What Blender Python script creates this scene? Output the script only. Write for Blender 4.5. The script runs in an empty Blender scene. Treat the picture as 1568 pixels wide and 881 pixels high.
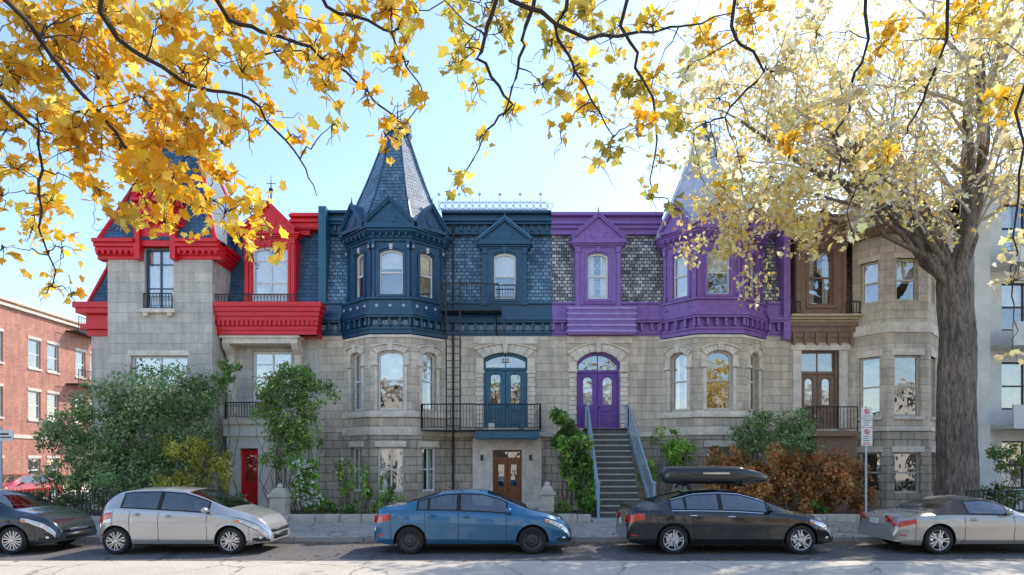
import bpy, bmesh, math, random
import numpy as np
from mathutils import Vector, Matrix
random.seed(11); rng=np.random.default_rng(5)
R=random.random
def rr(a,b): return a+(b-a)*random.random()
# ---- image pixel coordinates -> metres, back-projected at a chosen distance d from the viewpoint
F=937.0; EYE=2.1
def ux(p,d=24.): return (p-784)*d/F
def vz(p,d=24.): return EYE+(705-p)*d/F
def P(px,py,d): return np.array((ux(px,d),d,vz(py,d)))
scene=bpy.context.scene
COL=scene.collection
# ================= materials =================
def base(name):
    m=bpy.data.materials.new(name); m.use_nodes=True
    nt=m.node_tree; b=nt.nodes['Principled BSDF']
    return m,nt,b
def N(nt,t,**k):
    n=nt.nodes.new(t)
    for a,v in k.items():
        if a in n.inputs.keys(): n.inputs[a].default_value=v
        else: setattr(n,a,v)
    return n
def c4(c,k=1): return (c[0]*k,c[1]*k,c[2]*k,1)
def mixc(nt,a,b,fac,mode='MULTIPLY'):
    m=nt.nodes.new('ShaderNodeMix'); m.data_type='RGBA'; m.blend_type=mode
    m.inputs[0].default_value=1
    for i,s in ((0,fac),(6,a),(7,b)):
        if hasattr(s,'links'): nt.links.new(s,m.inputs[i])
        else: m.inputs[i].default_value=s
    return m.outputs[2]
def ramp(nt,src,a,b,p0=.3,p1=.7):
    r=nt.nodes.new('ShaderNodeValToRGB'); r.color_ramp.elements[0].position=p0; r.color_ramp.elements[1].position=p1
    r.color_ramp.elements[0].color=a; r.color_ramp.elements[1].color=b
    nt.links.new(src,r.inputs[0]); return r.outputs[0]
def paint(name,col,rough=.5,var=.25,scale=4,metal=0,bump=.0,coat=0,spec=.5,fine=60):
    m,nt,b=base(name); L=nt.links
    tc=N(nt,'ShaderNodeTexCoord'); n=N(nt,'ShaderNodeTexNoise',Scale=scale,Detail=6.0,Roughness=.65)
    L.new(tc.outputs['Object'],n.inputs['Vector'])
    v=ramp(nt,n.outputs['Fac'],c4((1-var,)*3),c4((1+var*.4,)*3))
    L.new(mixc(nt,c4(col),v,1.0),b.inputs['Base Color'])
    b.inputs['Roughness'].default_value=rough; b.inputs['Metallic'].default_value=metal
    b.inputs['Coat Weight'].default_value=coat; b.inputs['Coat Roughness'].default_value=.03
    b.inputs['Specular IOR Level'].default_value=spec
    if bump:
        n2=N(nt,'ShaderNodeTexNoise',Scale=float(fine),Detail=5.0); L.new(tc.outputs['Object'],n2.inputs['Vector'])
        bp=N(nt,'ShaderNodeBump',Strength=bump,Distance=.02); L.new(n2.outputs['Fac'],bp.inputs['Height']); L.new(bp.outputs[0],b.inputs['Normal'])
    return m
def bark(name,a,b_):
    m,nt,b=base(name); L=nt.links; tc=N(nt,'ShaderNodeTexCoord'); mp=N(nt,'ShaderNodeMapping'); mp.inputs['Scale'].default_value=(9,9,1.6); L.new(tc.outputs['Object'],mp.inputs[0])
    n=N(nt,'ShaderNodeTexNoise',Scale=1.6,Detail=8.0,Roughness=.75,Distortion=.6); L.new(mp.outputs[0],n.inputs['Vector'])
    n2=N(nt,'ShaderNodeTexNoise',Scale=.8,Detail=3.0); L.new(tc.outputs['Object'],n2.inputs['Vector'])
    c=mixc(nt,ramp(nt,n.outputs['Fac'],c4(a),c4(b_),.38,.62),ramp(nt,n2.outputs['Fac'],c4((.7,.7,.68)),c4((1.15,1.1,1.05))),1.0)
    L.new(c,b.inputs['Base Color']); b.inputs['Roughness'].default_value=.95
    bp=N(nt,'ShaderNodeBump',Strength=1.0,Distance=.06); L.new(n.outputs['Fac'],bp.inputs['Height']); L.new(bp.outputs[0],b.inputs['Normal']); return m
def masonry(name,c1,c2,mortar,bw,rh,ms,rough=.85,bump=.5,stain=.35,rock=.3,uv=True,bias=0.,offset=.5,big=1.1,tint=None):
    m,nt,b=base(name); L=nt.links
    tc=N(nt,'ShaderNodeTexCoord'); out=tc.outputs['UV' if uv else 'Object']
    br=N(nt,'ShaderNodeTexBrick',Scale=1.0); br.inputs['Brick Width'].default_value=bw; br.inputs['Row Height'].default_value=rh
    br.inputs['Mortar Size'].default_value=ms; br.inputs['Mortar Smooth'].default_value=.3; br.inputs['Bias'].default_value=bias
    br.offset=offset
    br.inputs['Color1'].default_value=c4(c1); br.inputs['Color2'].default_value=c4(c2); br.inputs['Mortar'].default_value=c4(mortar)
    nw=N(nt,'ShaderNodeTexNoise',Scale=2.5,Detail=2.0); L.new(out,nw.inputs['Vector'])
    vm=N(nt,'ShaderNodeVectorMath',operation='MULTIPLY_ADD'); L.new(nw.outputs['Color'],vm.inputs[0]); vm.inputs[1].default_value=(.02,.015,0); L.new(out,vm.inputs[2])
    L.new(vm.outputs[0],br.inputs['Vector'])
    n=N(nt,'ShaderNodeTexNoise',Scale=big,Detail=8.0,Roughness=.7); L.new(tc.outputs['Object'],n.inputs['Vector'])
    v=ramp(nt,n.outputs['Fac'],c4((1-stain,1-stain*1.03,1-stain*1.10)),c4((1.12,1.10,1.06)),.3,.66)
    mp=N(nt,'ShaderNodeMapping'); mp.inputs['Scale'].default_value=(5,5,.5); L.new(tc.outputs['Object'],mp.inputs[0])
    n3=N(nt,'ShaderNodeTexNoise',Scale=1.0,Detail=4.0); L.new(mp.outputs[0],n3.inputs['Vector'])
    v3=ramp(nt,n3.outputs['Fac'],c4((1-stain*.7,)*3),c4((1.03,)*3),.35,.6)
    n2=N(nt,'ShaderNodeTexNoise',Scale=22.0,Detail=6.0,Roughness=.7); L.new(tc.outputs['Object'],n2.inputs['Vector'])
    v2=ramp(nt,n2.outputs['Fac'],c4((.80,)*3),c4((1.12,)*3))
    c=mixc(nt,br.outputs['Color'],v,1.0); c=mixc(nt,c,v3,1.0); c=mixc(nt,c,v2,1.0)
    if tint:
        b2=N(nt,'ShaderNodeTexBrick',Scale=1.0); b2.inputs['Brick Width'].default_value=bw*1.0; b2.inputs['Row Height'].default_value=rh; b2.inputs['Mortar Size'].default_value=0; b2.offset=offset
        b2.inputs['Color1'].default_value=c4(tint); b2.inputs['Color2'].default_value=(1,1,1,1); b2.inputs['Bias'].default_value=.25
        ad=N(nt,'ShaderNodeVectorMath',operation='ADD'); ad.inputs[1].default_value=(bw*14,rh*22,0); L.new(vm.outputs[0],ad.inputs[0]); L.new(ad.outputs[0],b2.inputs['Vector']); c=mixc(nt,c,b2.outputs['Color'],1.0)
    L.new(c,b.inputs['Base Color']); b.inputs['Roughness'].default_value=rough
    ma=N(nt,'ShaderNodeMath',operation='MULTIPLY_ADD'); L.new(n2.outputs['Fac'],ma.inputs[0]); ma.inputs[1].default_value=rock
    inv=N(nt,'ShaderNodeMath',operation='SUBTRACT'); inv.inputs[0].default_value=1; L.new(br.outputs['Fac'],inv.inputs[1]); L.new(inv.outputs[0],ma.inputs[2])
    bp=N(nt,'ShaderNodeBump',Strength=bump,Distance=.03); L.new(ma.outputs[0],bp.inputs['Height']); L.new(bp.outputs[0],b.inputs['Normal'])
    return m
def glassmat(name,fac=.3,tint=(.92,.95,1),tr=(.88,.9,.9),bump=.12):
    m,nt,b=base(name); L=nt.links; nt.nodes.remove(b); o=nt.nodes['Material Output']
    t=N(nt,'ShaderNodeBsdfTransparent'); t.inputs[0].default_value=c4(tr)
    g=N(nt,'ShaderNodeBsdfGlossy',Roughness=.015); g.inputs[0].default_value=c4(tint)
    mx=N(nt,'ShaderNodeMixShader'); mx.inputs[0].default_value=fac
    if bump:
        tc=N(nt,'ShaderNodeTexCoord'); n=N(nt,'ShaderNodeTexNoise',Scale=1.6,Detail=2.0); L.new(tc.outputs['Object'],n.inputs['Vector'])
        bp=N(nt,'ShaderNodeBump',Strength=bump,Distance=.1); L.new(n.outputs['Fac'],bp.inputs['Height']); L.new(bp.outputs[0],g.inputs['Normal'])
    L.new(t.outputs[0],mx.inputs[1]); L.new(g.outputs[0],mx.inputs[2]); L.new(mx.outputs[0],o.inputs[0]); return m
def leafmat(name,tr=.5,rough=.6):
    m,nt,b=base(name); L=nt.links; o=nt.nodes['Material Output']
    a=N(nt,'ShaderNodeAttribute',attribute_name='Col')
    L.new(a.outputs['Color'],b.inputs['Base Color']); b.inputs['Roughness'].default_value=rough; b.inputs['Specular IOR Level'].default_value=.3
    t=N(nt,'ShaderNodeBsdfTranslucent'); L.new(a.outputs['Color'],t.inputs[0])
    mx=N(nt,'ShaderNodeMixShader'); mx.inputs[0].default_value=tr
    L.new(b.outputs[0],mx.inputs[1]); L.new(t.outputs[0],mx.inputs[2]); L.new(mx.outputs[0],o.inputs[0]); return m
STONE=masonry('limestone_ashlar',(.84,.71,.575),(.66,.565,.465),(.42,.355,.29),.66,.31,.008,rock=.45,bump=.7,stain=.26,tint=(.90,.865,.83))
STONE_G=masonry('grey_limestone',(.70,.635,.56),(.60,.55,.495),(.42,.38,.34),.8,.38,.008,rock=.35,bump=.5,stain=.2,tint=(.92,.90,.88))
STONE_D=masonry('rough_limestone',(.74,.62,.50),(.52,.445,.365),(.29,.245,.20),.52,.32,.014,rock=1.0,bump=1.0,stain=.32,tint=(.86,.82,.79))
STONE_T=paint('dressed_stone',(.84,.73,.60),.8,.3,3,bump=.4,fine=30)
STONE_TD=paint('weathered_stone',(.60,.52,.43),.85,.36,3,bump=.55,fine=25)
SLATE_B=masonry('blue_slate',(.06,.17,.29),(.04,.115,.20),(.02,.045,.08),.22,.15,.009,rough=.5,bump=.8,stain=.3,rock=.2)
SLATE_T=masonry('teal_slate',(.25,.41,.57),(.08,.18,.31),(.02,.055,.10),.21,.15,.013,rough=.42,bump=.9,stain=.40,rock=.2)
SLATE_L=masonry('weathered_slate',(.82,.80,.80),(.14,.15,.19),(.05,.05,.06),.20,.14,.016,rough=.5,bump=.9,stain=.55,rock=.3,bias=-.1)
SLATE_BR=masonry('brown_shingle',(.28,.21,.175),(.15,.115,.10),(.05,.04,.04),.24,.16,.011,rough=.6,bump=.7,stain=.3)
COPPER=paint('painted_metal_roof',(.07,.20,.33),.35,.3,2,metal=.3)
METALR=paint('pale_metal_roof',(.68,.66,.70),.35,.3,2,metal=.3)
RED=paint('red_paint',(.78,.010,.022),.38,.22,5)
NAVY=paint('navy_paint',(.014,.082,.165),.34,.32,5)
TEAL=paint('teal_paint',(.012,.125,.20),.32,.28,5)
PURP=paint('purple_paint',(.27,.135,.44),.42,.25,5)
PURPD=paint('deep_purple_paint',(.155,.05,.33),.32,.25,5)
PURPL=paint('pale_purple_paint',(.43,.32,.64),.42,.25,5)
BROWN=paint('brown_paint',(.27,.16,.105),.5,.3,5)
TAN=paint('tan_paint',(.62,.51,.31),.5,.25,5)
WHITE=paint('white_paint',(.83,.80,.74),.45,.15,5)
CREAM=paint('cream_paint',(.70,.63,.52),.5,.2,5)
IRON=paint('black_iron',(.012,.012,.014),.45,.2,8)
GREYIRON=paint('grey_blue_iron',(.32,.44,.54),.4,.3,8)
CREST=paint('pale_iron',(.55,.58,.63),.5,.2,8)
WOOD=paint('varnished_wood',(.30,.105,.035),.32,.45,7)
ROOM=paint('room_interior',(.07,.057,.045),.9,.5,1.2)
CURT=paint('curtain',(.86,.81,.72),.9,.22,3)
GLASS=glassmat('window_glass')
CONC=paint('concrete',(.50,.47,.43),.85,.3,1.5,bump=.3)
PALE=paint('pale_render',(.70,.68,.63),.8,.2,1)
BRICK=masonry('salmon_brick',(.62,.27,.195),(.48,.195,.14),(.48,.40,.33),.22,.075,.006,bump=.3,stain=.22,rock=.1)
BARK=bark('maple_bark',(.085,.066,.055),(.34,.275,.23))
BARKD=paint('dark_twig',(.05,.037,.03),.9,.4,6)
SOIL=paint('soil',(.13,.10,.07),.95,.5,3,bump=.8,fine=30)
LEAF=leafmat('autumn_leaf',.64); GREEN=leafmat('green_leaf',.42)
# ================= mesh builder =================
class Fr:
    def __init__(s,x0,y0,x1,y1):
        s.o=(x0,y0); l=math.hypot(x1-x0,y1-y0); s.len=l; s.u=((x1-x0)/l,(y1-y0)/l); s.n=(s.u[1],-s.u[0])
    def p(s,u,z,d=0): return (s.o[0]+u*s.u[0]+d*s.n[0], s.o[1]+u*s.u[1]+d*s.n[1], z)
MF=Fr(0,24,1,24)
def arc(uc,w,zt,rise,n=12):
    if rise<=0: return [(uc-w/2,zt),(uc+w/2,zt)]
    Rr=(w*w/4+rise*rise)/(2*rise); a=math.asin(min(1,w/2/Rr)); 
    if rise>w/2: a=math.pi-a
    cz=zt-Rr
    return [(uc+Rr*math.sin(t),cz+Rr*math.cos(t)) for t in np.linspace(-a,a,n)]
class MB:
    def __init__(s): s.v=[];s.f=[];s.uv=[]
    def add(s,v,f,uv=None):
        b=len(s.v); s.v+= [tuple(map(float,q)) for q in v]; s.f+=[tuple(b+i for i in q) for q in f]
        s.uv+= uv if uv else [(q[0]+q[1],q[2]) for q in v]
    def fbox(s,fr,u0,u1,z0,z1,d0,d1):
        v=[];uv=[]
        for d in (d0,d1):
            for (u,z) in ((u0,z0),(u1,z0),(u1,z1),(u0,z1)): v.append(fr.p(u,z,d)); uv.append((u+d,z))
        s.add(v,[(0,1,2,3),(7,6,5,4),(0,4,5,1),(1,5,6,2),(2,6,7,3),(3,7,4,0)],uv)
    def box(s,x0,x1,y0,y1,z0,z1):
        s.fbox(Fr(0,0,1,0),x0,x1,z0,z1,-y1,-y0)
    def poly(s,fr,pts,d0,d1):
        n=len(pts); v=[fr.p(u,z,d0) for u,z in pts]+[fr.p(u,z,d1) for u,z in pts]
        uv=[(u+d0,z) for u,z in pts]+[(u+d1,z) for u,z in pts]
        s.add(v,[tuple(range(n)),tuple(range(2*n-1,n-1,-1))]+[(i,(i+1)%n,n+(i+1)%n,n+i) for i in range(n)],uv)
    def band(s,fr,a,b,d0,d1):
        for i in range(len(a)-1): s.poly(fr,[a[i],a[i+1],b[i+1],b[i]],d0,d1)
    def bar(s,fr,a,b,t,d0,d1):
        dx,dz=b[0]-a[0],b[1]-a[1]; l=math.hypot(dx,dz); nx,nz=-dz/l*t/2,dx/l*t/2
        s.poly(fr,[(a[0]+nx,a[1]+nz),(b[0]+nx,b[1]+nz),(b[0]-nx,b[1]-nz),(a[0]-nx,a[1]-nz)],d0,d1)
    def quad(s,fr,u0,u1,z0,z1,d): s.add([fr.p(u0,z0,d),fr.p(u1,z0,d),fr.p(u1,z1,d),fr.p(u0,z1,d)],[(0,1,2,3)],[(u0,z0),(u1,z0),(u1,z1),(u0,z1)])
    def wall(s,fr,u0,u1,z0,z1,ops=(),t=.55):
        us=sorted(set([u0,u1]+[q for o in ops for q in (o[0],o[1]) if u0<q<u1])); zs=sorted(set([z0,z1]+[q for o in ops for q in (o[2],o[3]) if z0<q<z1]))
        for i in range(len(us)-1):
            for j in range(len(zs)-1):
                uc,zc=(us[i]+us[i+1])/2,(zs[j]+zs[j+1])/2
                if any(o[0]<uc<o[1] and o[2]<zc<o[3] for o in ops): continue
                s.quad(fr,us[i],us[i+1],zs[j],zs[j+1],0)
        for o in ops:
            a,b,c,e=o[:4]
            for q in (((a,c),(a,e)),((b,c),(b,e)),((a,c),(b,c)),((a,e),(b,e))):
                (p0,q0),(p1,q1)=q
                s.add([fr.p(p0,q0,0),fr.p(p1,q1,0),fr.p(p1,q1,-t),fr.p(p0,q0,-t)],[(0,1,2,3)],[(p0,q0),(p1,q1),(p1+t,q1),(p0+t,q0)])
            if len(o)>4 and o[4]>0:
                pts=arc((a+b)/2,b-a,e,o[4],13); h=7
                s.poly(fr,pts[:h]+[(a,e)],-t*.9,-.003); s.poly(fr,pts[h-1:]+[(b,e)],-t*.9,-.003)
    def tube(s,pts,rad,n=6):
        pts=[np.array(p,float) for p in pts]; m=len(pts)
        if not hasattr(rad,'__len__'): rad=[rad]*m
        v=[];f=[]
        for i,p in enumerate(pts):
            t=pts[min(i+1,m-1)]-pts[max(i-1,0)]; t/= (np.linalg.norm(t)+1e-9)
            a=np.array((0,0,1.)) if abs(t[2])<.9 else np.array((1.,0,0)); e=np.cross(t,a); e/=np.linalg.norm(e); g=np.cross(t,e)
            for k in range(n):
                q=2*math.pi*k/n+math.pi/4; v.append(p+rad[i]*(e*math.cos(q)+g*math.sin(q)))
        for i in range(m-1):
            for k in range(n): f.append((i*n+k,i*n+(k+1)%n,(i+1)*n+(k+1)%n,(i+1)*n+k))
        f.append(tuple(range(n))); f.append(tuple(range((m-1)*n,m*n))); s.add(v,f)
    def ell(s,c,r,a=12,b=8):
        v=[];f=[]
        for j in range(b+1):
            th=math.pi*j/b
            for i in range(a):
                ph=2*math.pi*i/a; v.append((c[0]+r[0]*math.sin(th)*math.cos(ph),c[1]+r[1]*math.sin(th)*math.sin(ph),c[2]+r[2]*math.cos(th)))
        for j in range(b):
            for i in range(a): f.append((j*a+i,j*a+(i+1)%a,(j+1)*a+(i+1)%a,(j+1)*a+i))
        s.add(v,f)
    def prism(s,rings):
        n=len(rings[0]); v=[];uv=[]
        for r in rings:
            acc=0
            for i,p in enumerate(r):
                v.append(p); uv.append((acc,p[2]))
                q=r[(i+1)%n]; acc+=math.hypot(q[0]-p[0],q[1]-p[1])
        f=[]
        for j in range(len(rings)-1):
            for i in range(n): f.append((j*n+i,j*n+(i+1)%n,(j+1)*n+(i+1)%n,(j+1)*n+i))
        f.append(tuple(range(n))); f.append(tuple(range((len(rings)-1)*n,len(rings)*n))); s.add(v,f,uv)
    def build(s,name,mat,parent=None,bevel=0,smooth=False,recalc=True):
        if not s.v: return None
        me=bpy.data.meshes.new(name); me.from_pydata(s.v,[],s.f); me.update()
        if recalc:
            bm=bmesh.new(); bm.from_mesh(me); bmesh.ops.recalc_face_normals(bm,faces=bm.faces); bm.to_mesh(me); bm.free()
        uvl=me.uv_layers.new(name='UVMap'); idx=np.empty(len(me.loops),int); me.loops.foreach_get('vertex_index',idx)
        uvl.data.foreach_set('uv',np.array(s.uv,float)[idx].ravel())
        me.materials.append(mat)
        if smooth: me.polygons.foreach_set('use_smooth',[True]*len(me.polygons))
        o=bpy.data.objects.new(name,me); COL.objects.link(o)
        if parent: o.parent=parent
        if bevel:
            b=o.modifiers.new('bevel','BEVEL'); b.width=bevel; b.segments=2; b.limit_method='ANGLE'; b.angle_limit=math.radians(40)
        return o
class Thing:
    def __init__(s,name,mats,loc=(0,0,0),rot=0,bev={}):
        s.n=name; s.m={k:MB() for k in mats}; s.mats=mats; s.loc=loc; s.rot=rot; s.bev=bev
        s.e=bpy.data.objects.new(name,None); COL.objects.link(s.e); s.e.location=loc; s.e.rotation_euler=(0,0,rot)
    def __getitem__(s,k): return s.m[k]
    def done(s,smooth=()):
        for k,mb in s.m.items(): mb.build(k,s.mats[k],s.e,bevel=s.bev.get(k,0),smooth=k in smooth)
# ================= facade elements =================
def pleat(mb,fr,u0,u1,z0,z1,d):
    n=max(3,int((u1-u0)/.045)); us=np.linspace(u0,u1,n)
    for i in range(n-1):
        a=d+(.02 if i%2 else -.02); b=d+(-.02 if i%2 else .02)
        mb.add([fr.p(us[i],z0,a),fr.p(us[i+1],z0,b),fr.p(us[i+1],z1,b),fr.p(us[i],z1,a)],[(0,1,2,3)])
def window(h,fr,uc,w,z0,z1,rise=0,frame='frame',bars='double',curtain=None,dep=.12,tb=.065):
    m=h[frame]; u0,u1=uc-w/2,uc+w/2; a,b=-dep-.08,-dep
    m.fbox(fr,u0,u0+tb,z0,z1,a,b); m.fbox(fr,u1-tb,u1,z0,z1,a,b)
    m.fbox(fr,u0+tb,u1-tb,z0,z0+tb*1.3,a,b); m.fbox(fr,u0+tb,u1-tb,z1-tb,z1,a,b)
    if rise>0:
        A=arc(uc,w,z1,rise); B=[(uc+(p-uc)*(1-2*tb/w),q-tb*1.1) for p,q in A]; m.band(fr,A,B,a+.01,b+.006)
    zm=z0+(z1-z0)*.5
    if bars in('double','cross','dcross'): m.fbox(fr,u0+tb,u1-tb,zm-.03,zm+.03,a+.01,b-.006)
    if bars in('cross','french','dcross'): m.fbox(fr,uc-.03,uc+.03,z0+tb,z1-tb,a+.012,b-.01)
    if bars=='dcross':
        for q in (.25,.75): m.fbox(fr,u0+tb,u1-tb,z0+(z1-z0)*q-.012,z0+(z1-z0)*q+.012,a+.02,b-.02)
    if bars=='french':
        for q in (.35,.75): m.fbox(fr,u0+tb,u1-tb,z0+(z1-z0)*q-.02,z0+(z1-z0)*q+.02,a+.015,b-.015)
    h['glass'].quad(fr,u0+tb*.5,u1-tb*.5,z0+tb*.5,z1-tb*.5,-dep-.045)
    h['room'].quad(fr,u0-.02,u1+.02,z0-.02,z1+.02,-.54)
    c=curtain if curtain is not None else random.choice([0,1,1,2,2,3])
    k=h['curtain']; d=-dep-.12
    if c==1: pleat(k,fr,u0+tb,u0+tb+w*.26,z0+.05,z1-.05,d); pleat(k,fr,u1-tb-w*.26,u1-tb,z0+.05,z1-.05,d)
    if c==2: k.quad(fr,u0+tb*.6,u1-tb*.6,z0+(z1-z0)*rr(.4,.62),z1-.02,d)
    if c==3: pleat(k,fr,u0+tb,u1-tb,z0+.05,z1-.05,d)
def hood(h,fr,uc,w,zt,rise,part='dress',th=.2,proj=.06,key=True,drop=.35):
    A=arc(uc,w,zt,rise,10); B=[(uc+(p-uc)*(1+2*th/w),q+th*(1 if rise else 1)) for p,q in A]
    for i in range(len(A)-1):
        g=.006
        h[part].poly(fr,[A[i],(A[i+1][0]-g,A[i+1][1]),(B[i+1][0]-g,B[i+1][1]),B[i]],-.1,proj+(.012 if i%2 else 0))
    C=[(uc+(p-uc)*1.08,q+.05) for p,q in B]; h[part].band(fr,[(p,q+.004) for p,q in B],C,-.05,proj+.08)
    if key: h[part].poly(fr,[(uc-.07,zt-.04),(uc+.07,zt-.04),(uc+.11,zt+th+.08),(uc-.11,zt+th+.08)],-.05,proj+.11)
    zs=zt-rise
    for s in(-1,1):
        a=uc+s*w/2; b=uc+s*(w/2+th); lo,hi=min(a,b),max(a,b)
        h[part].fbox(fr,lo,hi,zs-drop,zs-.004,-.1,proj-.003)
        h[part].fbox(fr,lo-.03,hi+.03,zs-drop-.1,zs-drop-.004,-.1,proj+.04)
def sill(h,fr,uc,w,z,part='dress',t=.12,p=.12): h[part].fbox(fr,uc-w/2-.12,uc+w/2+.12,z-t,z,-.12,p)
def cornice(mb,fr,u0,u1,z0,z1,p,n=4,br=.0,ends=0):
    hs=(z1-z0)/n
    for i in range(n):
        q=p*((i+1)/n)**1.3; e=ends*q
        mb.fbox(fr,u0-e,u1+e,z0+i*hs,z0+(i+1)*hs-.004,-.3,q)
    if br:
        k=max(2,int((u1-u0)/br))
        for i in range(k):
            u=u0+(i+.5)*(u1-u0)/k
            mb.poly(fr,[(u-.045,z0-.14),(u+.045,z0-.14),(u+.045,z1-hs),(u-.045,z1-hs)],-.05,p*.72)
def offs(plan,o,z):
    n=len(plan); nrm=[]
    for i in range(n-1):
        dx,dy=plan[i+1][0]-plan[i][0],plan[i+1][1]-plan[i][1]; l=math.hypot(dx,dy); nrm.append((dy/l,-dx/l))
    out=[]
    for i in range(n):
        if i==0: 
            a=nrm[0]; out.append((plan[0][0]+a[0]*o*1.2,plan[0][1],z))
        elif i==n-1:
            a=nrm[-1]; out.append((plan[-1][0]+a[0]*o*1.2,plan[-1][1],z))
        else:
            a,b=nrm[i-1],nrm[i]; mx,my=a[0]+b[0],a[1]+b[1]; l=mx*mx+my*my; out.append((plan[i][0]+2*mx/l*o,plan[i][1]+2*my/l*o,z))
    out.append((out[-1][0],plan[-1][1]+.35,z)); out.append((out[0][0],plan[0][1]+.35,z))
    return out
def belt(mb,plan,o,z0,z1,o2=None): mb.prism([offs(plan,o,z0),offs(plan,o if o2 is None else o2,z1)])
def facets(plan): return [Fr(*plan[i],*plan[i+1]) for i in range(len(plan)-1)]
def octa(cx,cy,rx,ry,z,rot=math.pi/8): return [(cx+rx/math.cos(math.pi/8)*math.sin(rot+k*math.pi/4),cy-ry/math.cos(math.pi/8)*math.cos(rot+k*math.pi/4),z) for k in range(8)]
def gable(h,fr,uc,w,z0,ht,trim='trim',roof='roof',p=.1,back=1.0,panel=None):
    pts=[(uc-w/2,z0),(uc+w/2,z0),(uc,z0+ht)]
    h[panel or trim].poly(fr,pts,-back,p-.06)
    t=.1
    h[trim].bar(fr,(uc-w/2-.06,z0+.02),(uc,z0+ht+.06),t,-.05,p+.04); h[trim].bar(fr,(uc+w/2+.06,z0+.02),(uc,z0+ht+.06),t,-.05,p+.045)
    h[trim].fbox(fr,uc-w/2-.05,uc+w/2+.05,z0-.1,z0+.02,-.1,p+.03)
    h[roof].bar(fr,(uc-w/2-.1,z0+.05),(uc,z0+ht+.14),.05,-back,p+.08); h[roof].bar(fr,(uc+w/2+.1,z0+.05),(uc,z0+ht+.14),.05,-back,p+.085)
    h[trim].poly(fr,[(uc+.16*w*math.cos(a),z0+ht*.34+.16*w*math.sin(a)) for a in np.linspace(0,2*math.pi,9)[:-1]],0,p-.03)
    h[trim].tube([fr.p(uc,z0+ht,p),fr.p(uc,z0+ht+.14,p),fr.p(uc,z0+ht+.22,p),fr.p(uc,z0+ht+.4,p)],[.03,.05,.03,.008],6)
def railing(mb,a,b,z0a,z0b,hgt,step=.12,r=.012,top=.024,fancy=False):
    a=np.array(a);b=np.array(b); L=np.linalg.norm(b-a); n=max(2,int(L/step))
    A=lambda t,z:(a[0]+(b[0]-a[0])*t,a[1]+(b[1]-a[1])*t,z0a+(z0b-z0a)*t+z)
    mb.tube([A(0,hgt),A(1,hgt)],top,5); mb.tube([A(0,.08),A(1,.08)],r*1.3,4)
    for i in range(n+1): mb.tube([A(i/n,.0 if i in(0,n) else .08),A(i/n,hgt)],r*(1.8 if i in(0,n) else 1),4)
    if fancy:
        for i in range(n):
            t=(i+.5)/n; c=A(t,hgt-.1); dx=(b-a)/L
            mb.tube([(c[0]+dx[0]*.045*math.cos(q),c[1]+dx[1]*.045*math.cos(q),c[2]+.045*math.sin(q)) for q in np.linspace(0,2*math.pi,9)],.007,4)
def cresting(mb,a,b,z,hgt=.35,step=.22):
    a=np.array(a);b=np.array(b);L=np.linalg.norm(b-a);n=int(L/step);dx=(b-a)/L
    mb.tube([(*a,z+.03),(*b,z+.03)],.026,4); mb.tube([(*a,z+hgt*.55),(*b,z+hgt*.55)],.02,4)
    for i in range(n+1):
        c=a+(b-a)*i/n; big=i%3==0
        mb.tube([(*c,z),(*c,z+hgt*(1.35 if big else .85))],[.024,.010],4)
        m=c+dx*step/2
        mb.tube([(m[0]+dx[0]*step*.42*math.cos(q),m[1],z+hgt*.3+step*.42*math.sin(q)) for q in np.linspace(0,2*math.pi,9)],.018,4)
        if big: mb.ell((c[0],c[1],z+hgt*1.1),(.065,.025,.065),6,4)
def door(h,fr,uc,w,z0,z1,rise,part,double=True,transom=.55,dep=.16,glassd='arch'):
    m=h[part]; u0,u1=uc-w/2,uc+w/2; zt=z1-transom
    m.fbox(fr,u0,u0+.08,z0,z1,-dep-.14,-dep+.04); m.fbox(fr,u1-.08,u1,z0,z1,-dep-.14,-dep+.04)
    m.fbox(fr,u0+.08,u1-.08,zt-.05,zt+.05,-dep-.14,-dep+.05); m.fbox(fr,u0+.08,u1-.08,z1-.07,z1,-dep-.13,-dep+.03)
    if rise: 
        A=arc(uc,w,z1,rise); B=[(uc+(p-uc)*(1-.18/w),q-.1) for p,q in A]; m.band(fr,A,B,-dep-.1,-dep+.046)
    h['glass'].quad(fr,u0+.05,u1-.05,zt,z1-.03,-dep-.06); h['room'].quad(fr,u0,u1,z0,z1,-.53)
    m.fbox(fr,uc-.02,uc+.02,zt+.05,z1-.08,-dep-.1,-dep-.03)
    leaves_=[(u0+.08,uc-.01),(uc+.01,u1-.08)] if double else [(u0+.08,u1-.08)]
    for a,b in leaves_:
        c=(a+b)/2; ww=b-a; zg0=z0+(zt-z0)*.42; zg1=zt-.22
        m.wall(Fr(*fr.p(0,0,-dep-.03)[:2],*fr.p(1,0,-dep-.03)[:2]),a,b,z0,zt-.05,[(a+ww*.26,b-ww*.26,zg0,zg1,ww*.2 if glassd=='arch' else 0)],t=.06)
        h['glass'].quad(fr,a+ww*.2,b-ww*.2,zg0-.03,zg1+.03,-dep-.07)
        if glassd=='arch': h['curtain'].quad(fr,a+ww*.2,b-ww*.2,zg0-.03,zg1+.03,-dep-.1)
        m.fbox(fr,a+ww*.2,b-ww*.2,z0+.15,zg0-.35,-dep-.04,-dep+.005); m.fbox(fr,a+ww*.27,b-ww*.27,z0+.22,zg0-.42,-dep-.04,-dep+.02)
        m.fbox(fr,a+ww*.2,b-ww*.2,zg0-.27,zg0-.08,-dep-.04,-dep+.008)
        q=arc(c,ww*.58,zg1+.05,ww*.24,8); q2=[(x,z+.04) for x,z in q]; m.band(fr,q,q2,-dep-.035,-dep+.0)
    h['iron'].ell(fr.p(uc+.06,z0+(zt-z0)*.42-.12,-dep+.03),(.03,.03,.03),8,6)
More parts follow.
